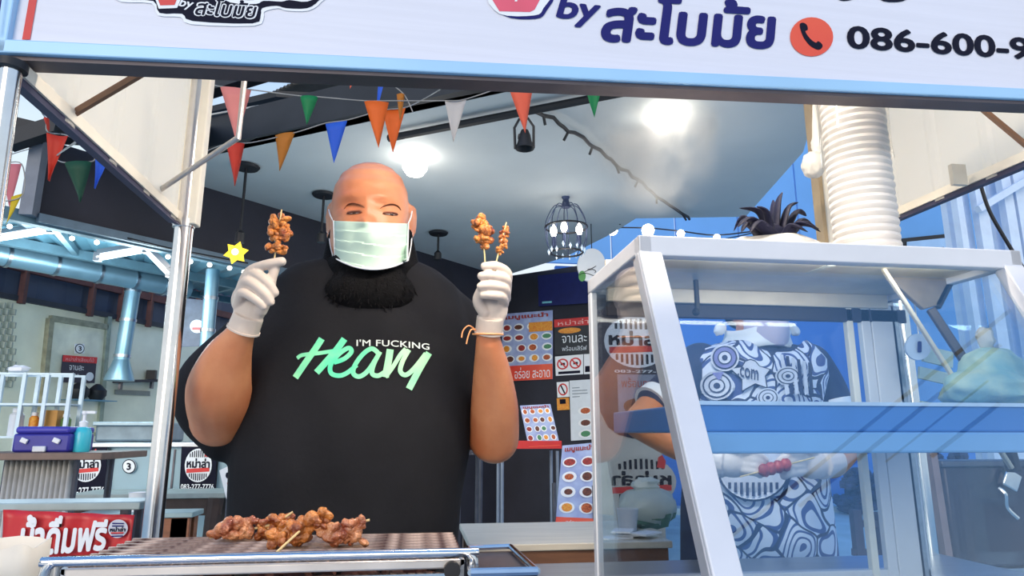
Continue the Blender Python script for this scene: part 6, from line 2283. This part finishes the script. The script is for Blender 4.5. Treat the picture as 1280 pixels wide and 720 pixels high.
# ---- yard on the right: trees, timber frame, dark box added for a reflection, pale posts, framed picture, cables
rr = random.Random(12)
TREE = mat('tree_dark', C(44, 54, 84), .8, var=.3, scale=6)
for i, (px, pt_, r_) in enumerate(((1078, 588, .28), (1110, 594, .30), (1150, 580, .34), (1062, 622, .14), (1197, 566, .26))):
    YT9 = 9.9 - .55 * (i % 3)
    q = P(px, 638, YT9)
    zt9 = P(px, pt_, YT9).z
    t = thing('tree', ['dark feathery tree in front of the blue wall, left of the cabinet mullion', 'dark tree seen between the cabinet mullions', 'larger dark tree right of the broad cabinet mullion', 'low dark shrub at the foot of the blue wall', 'bluish tree rising over the dark reflection box'][i], 'tree' if i != 3 else 'shrub', (q.x, YT9, 0), 'trees in the yard')
    b = MB(); b.tube([(q.x, YT9, 0), (q.x + .03, YT9, zt9 * .5), (q.x, YT9, zt9 * .95)], [.05, .04, .015], 7); b.build('trunk', TREE, t)
    b = MB()
    for k_ in range(60):
        z = zt9 * rr.uniform(.25, 1.0)
        ww = r_ * (1.15 - .7 * z / zt9)
        b.ball((q.x + rr.uniform(-ww, ww), YT9 + rr.uniform(-.2, .2), z), (rr.uniform(.05, .11), .08, rr.uniform(.03, .07)), 6, 4, jit=.3)
    b.build('crown', TREE, t, kind='stuff')
t = thing('timber_frame', 'dark timber rail frame standing on the teal yard floor', 'railing', P(1092, 692, 5.2))
t.location.z = 0
for px, tp_ in ((1074, 637), (1104, 640)):
    q = P(px, 690, 5.2)
    b = MB(); b.box2((q.x - .035, 5.17, 0), (q.x + .035, 5.23, P(px, tp_, 5.2).z)); b.build('post', mat('dark_timber', C(58, 50, 66), .7, var=.2), t, smooth=False)
for py in (654, 690):
    b = MB(); b.beam(P(1066, py, 5.2), P(1180, py + 3, 5.2), .04, .05); b.build('rail', _M['dark_timber'], t, smooth=False)
q0_, q1_ = P(1178, 582, 1.9), P(1300, 708, 1.9)
t = thing('reflection_box', 'dark box with a bright latch, added for a dark reflection in the cabinet glass', 'box', ((q0_.x + q1_.x) / 2, 1.94, q1_.z))  # added box: stands in for a dark figure mirrored in the glass
b = MB(); b.box2((q0_.x, 1.9, q1_.z), (q1_.x + .2, 1.98, q0_.z)); b.build('body', mat('reflection_dark', C(58, 52, 60), .35, .4, var=.3, scale=4), t, bevel=.01)
b = MB(); b.box2((q0_.x - .01, 1.89, q0_.z - .004), (q1_.x + .2, 1.99, q0_.z + .015)); b.build('lid', STEEL_DK, t, bevel=.004)
b = MB(); b.box(P(1262, 600, 1.88), (.026, .012, .026), Matrix.Rotation(.5, 3, 'Y')); b.build('latch', CHROME, t, bevel=.004)
b = MB(); b.tube(spline([P(1248, 610, 1.88), P(1256, 618, 1.87), P(1258, 634, 1.88), P(1272, 648, 1.88)], 4), .007, 8); b.build('latch_arm', CHROME, t)
st2 = thing('box_stand', 'dark stand added under the reflection box', 'stand', ((q0_.x + q1_.x) / 2, 1.94, 0))
b = MB(); b.box2((q0_.x - .02, 1.88, q1_.z - .03), (q1_.x + .22, 2.0, q1_.z)); b.build('stand_top', STEEL, st2, smooth=False)
for x in (q0_.x + .04, q1_.x + .15):
    for y in (1.905, 1.975):
        b = MB(); b.box2((x - .02, y - .02, 0), (x + .02, y + .02, q1_.z - .03)); b.build('leg', STEEL_DK, st2, smooth=False)
b = MB(); b.beam(P(1163, 562, 1.75), P(1184, 700, 1.75), .022, .02); b.beam(P(1184, 700, 1.75), Vector((P(1190, 712, 1.75).x, 1.75, 0)), .02, .02)
tag(b.build('slanted_post', mat('warm_post', C(150, 126, 120), .4, .3, var=.2), smooth=False), 'thin slanted warm grey post left of the dark reflection box', 'post')
# framed picture on the wall of the yard, seen over the cabinet
c = [P(1128, 298, 7.0), P(1206, 290, 7.0), P(1206, 322, 7.0), P(1128, 330, 7.0)]
t = board('picture_frame', 'black framed picture on the blue wall behind the bowl stack', 'picture', c, BLACK, .05)
qpoly('picture', c, rect(.06, .16, .9, .9), mat('picture_blue', C(150, 186, 224), .5, var=.15, scale=3), t, .01)
for u in (.25, .45, .62):
    qpoly('picture_mark', c, circ(u, .8, .08, .3, 10), BLACK, t, .015)
pw = MB()
pw.slab([P(1108, 150, 7.06), P(1236, 190, 7.06), P(1236, 520, 7.06), P(1108, 520, 7.06)], .06, (0, -1, 0))
struct(pw.build('wall_right_inner', mat('blue_panel', C(96, 154, 214), .6, var=.1, scale=1.2), smooth=False))
for i, (x0_, x1_, wd_) in enumerate(((1228, 1244, .09), (1246, 1258, .07), (1262, 1280, .08), (1214, 1218, .05), (1205, 1211, .05), (1192, 1196, .05), (1276, 1300, .1))):
    a = P((x0_ + x1_) / 2, 335, 4.4 + .15 * (i % 2))
    b = MB(); b.box2((a.x - wd_ / 2, a.y - .03, 0), (a.x + wd_ / 2, a.y + .03, 3.6))
    tag(b.build('pale_post', mat('pale_post', C(204, 220, 240), .5, .1, var=.06), smooth=False), ['widest pale upright post', 'pale upright second of the right group', 'pale upright third of the right group', 'thin pale upright inside the cabinet view', 'thin pale upright left of its neighbour in the cabinet view', 'leftmost thin pale upright in the cabinet view', 'pale upright cut by the right photo edge'][i] + ' beyond the cabinet', 'post', 'pale uprights at the yard edge')
b = MB(); b.beam(P(1222, 262, 4.3), P(1300, 215, 4.3), .05, .05)
tag(b.build('diagonal_brace', _M['pale_post'], smooth=False), 'pale diagonal brace crossing the uprights at the right edge', 'brace')
b = MB(); b.tube(spline([P(1224, 225, 1.5), P(1236, 262, 1.5), P(1256, 298, 1.5), P(1285, 345, 1.5), P(1330, 420, 1.5)], 6), .0045, 8)
tag(b.build('black_cable', BLACK), 'thick black cable hanging from the right cart panel past the cabinet corner', 'cable')
# ------------------------------------------------------------------ grill smoke drifting round the bright bulb
ms = bpy.data.materials.new('smoke')
ms.use_nodes = True
n_, L_ = ms.node_tree.nodes, ms.node_tree.links
n_.remove(n_['Principled BSDF'])
vs_ = n_.new('ShaderNodeVolumeScatter')
vs_.inputs['Color'].default_value = (.95, .93, .88, 1)
tc_ = n_.new('ShaderNodeTexCoord')
nz_ = n_.new('ShaderNodeTexNoise'); nz_.inputs['Scale'].default_value = 5; nz_.inputs['Detail'].default_value = 5
L_.new(tc_.outputs['Object'], nz_.inputs['Vector'])
gr_ = n_.new('ShaderNodeTexGradient'); gr_.gradient_type = 'SPHERICAL'
mp_ = n_.new('ShaderNodeMapping'); mp_.inputs['Scale'].default_value = (2.5, 3.3, 2.2)
L_.new(tc_.outputs['Object'], mp_.inputs[0]); L_.new(mp_.outputs[0], gr_.inputs[0])
m1 = n_.new('ShaderNodeMapRange'); m1.inputs[1].default_value = .42; m1.inputs[2].default_value = .72
L_.new(nz_.outputs['Fac'], m1.inputs[0])
m2 = n_.new('ShaderNodeMath'); m2.operation = 'MULTIPLY'
L_.new(m1.outputs[0], m2.inputs[0]); L_.new(gr_.outputs['Fac'], m2.inputs[1])
m3 = n_.new('ShaderNodeMath'); m3.operation = 'MULTIPLY'; m3.inputs[1].default_value = 14.0
L_.new(m2.outputs[0], m3.inputs[0]); L_.new(m3.outputs[0], vs_.inputs['Density'])
L_.new(vs_.outputs[0], n_['Material Output'].inputs['Volume'])
q = P(818, 172, 3.25)
b = MB(); b.ball((0, 0, 0), (.40, .30, .45), 20, 14)
me = b.mesh('smoke'); me.materials.append(ms)
o = bpy.data.objects.new('smoke', me); o.location = q; COL.objects.link(o)
tag(o, 'pale puff of grill smoke drifting around the bright round bulb', 'smoke', kind='stuff')
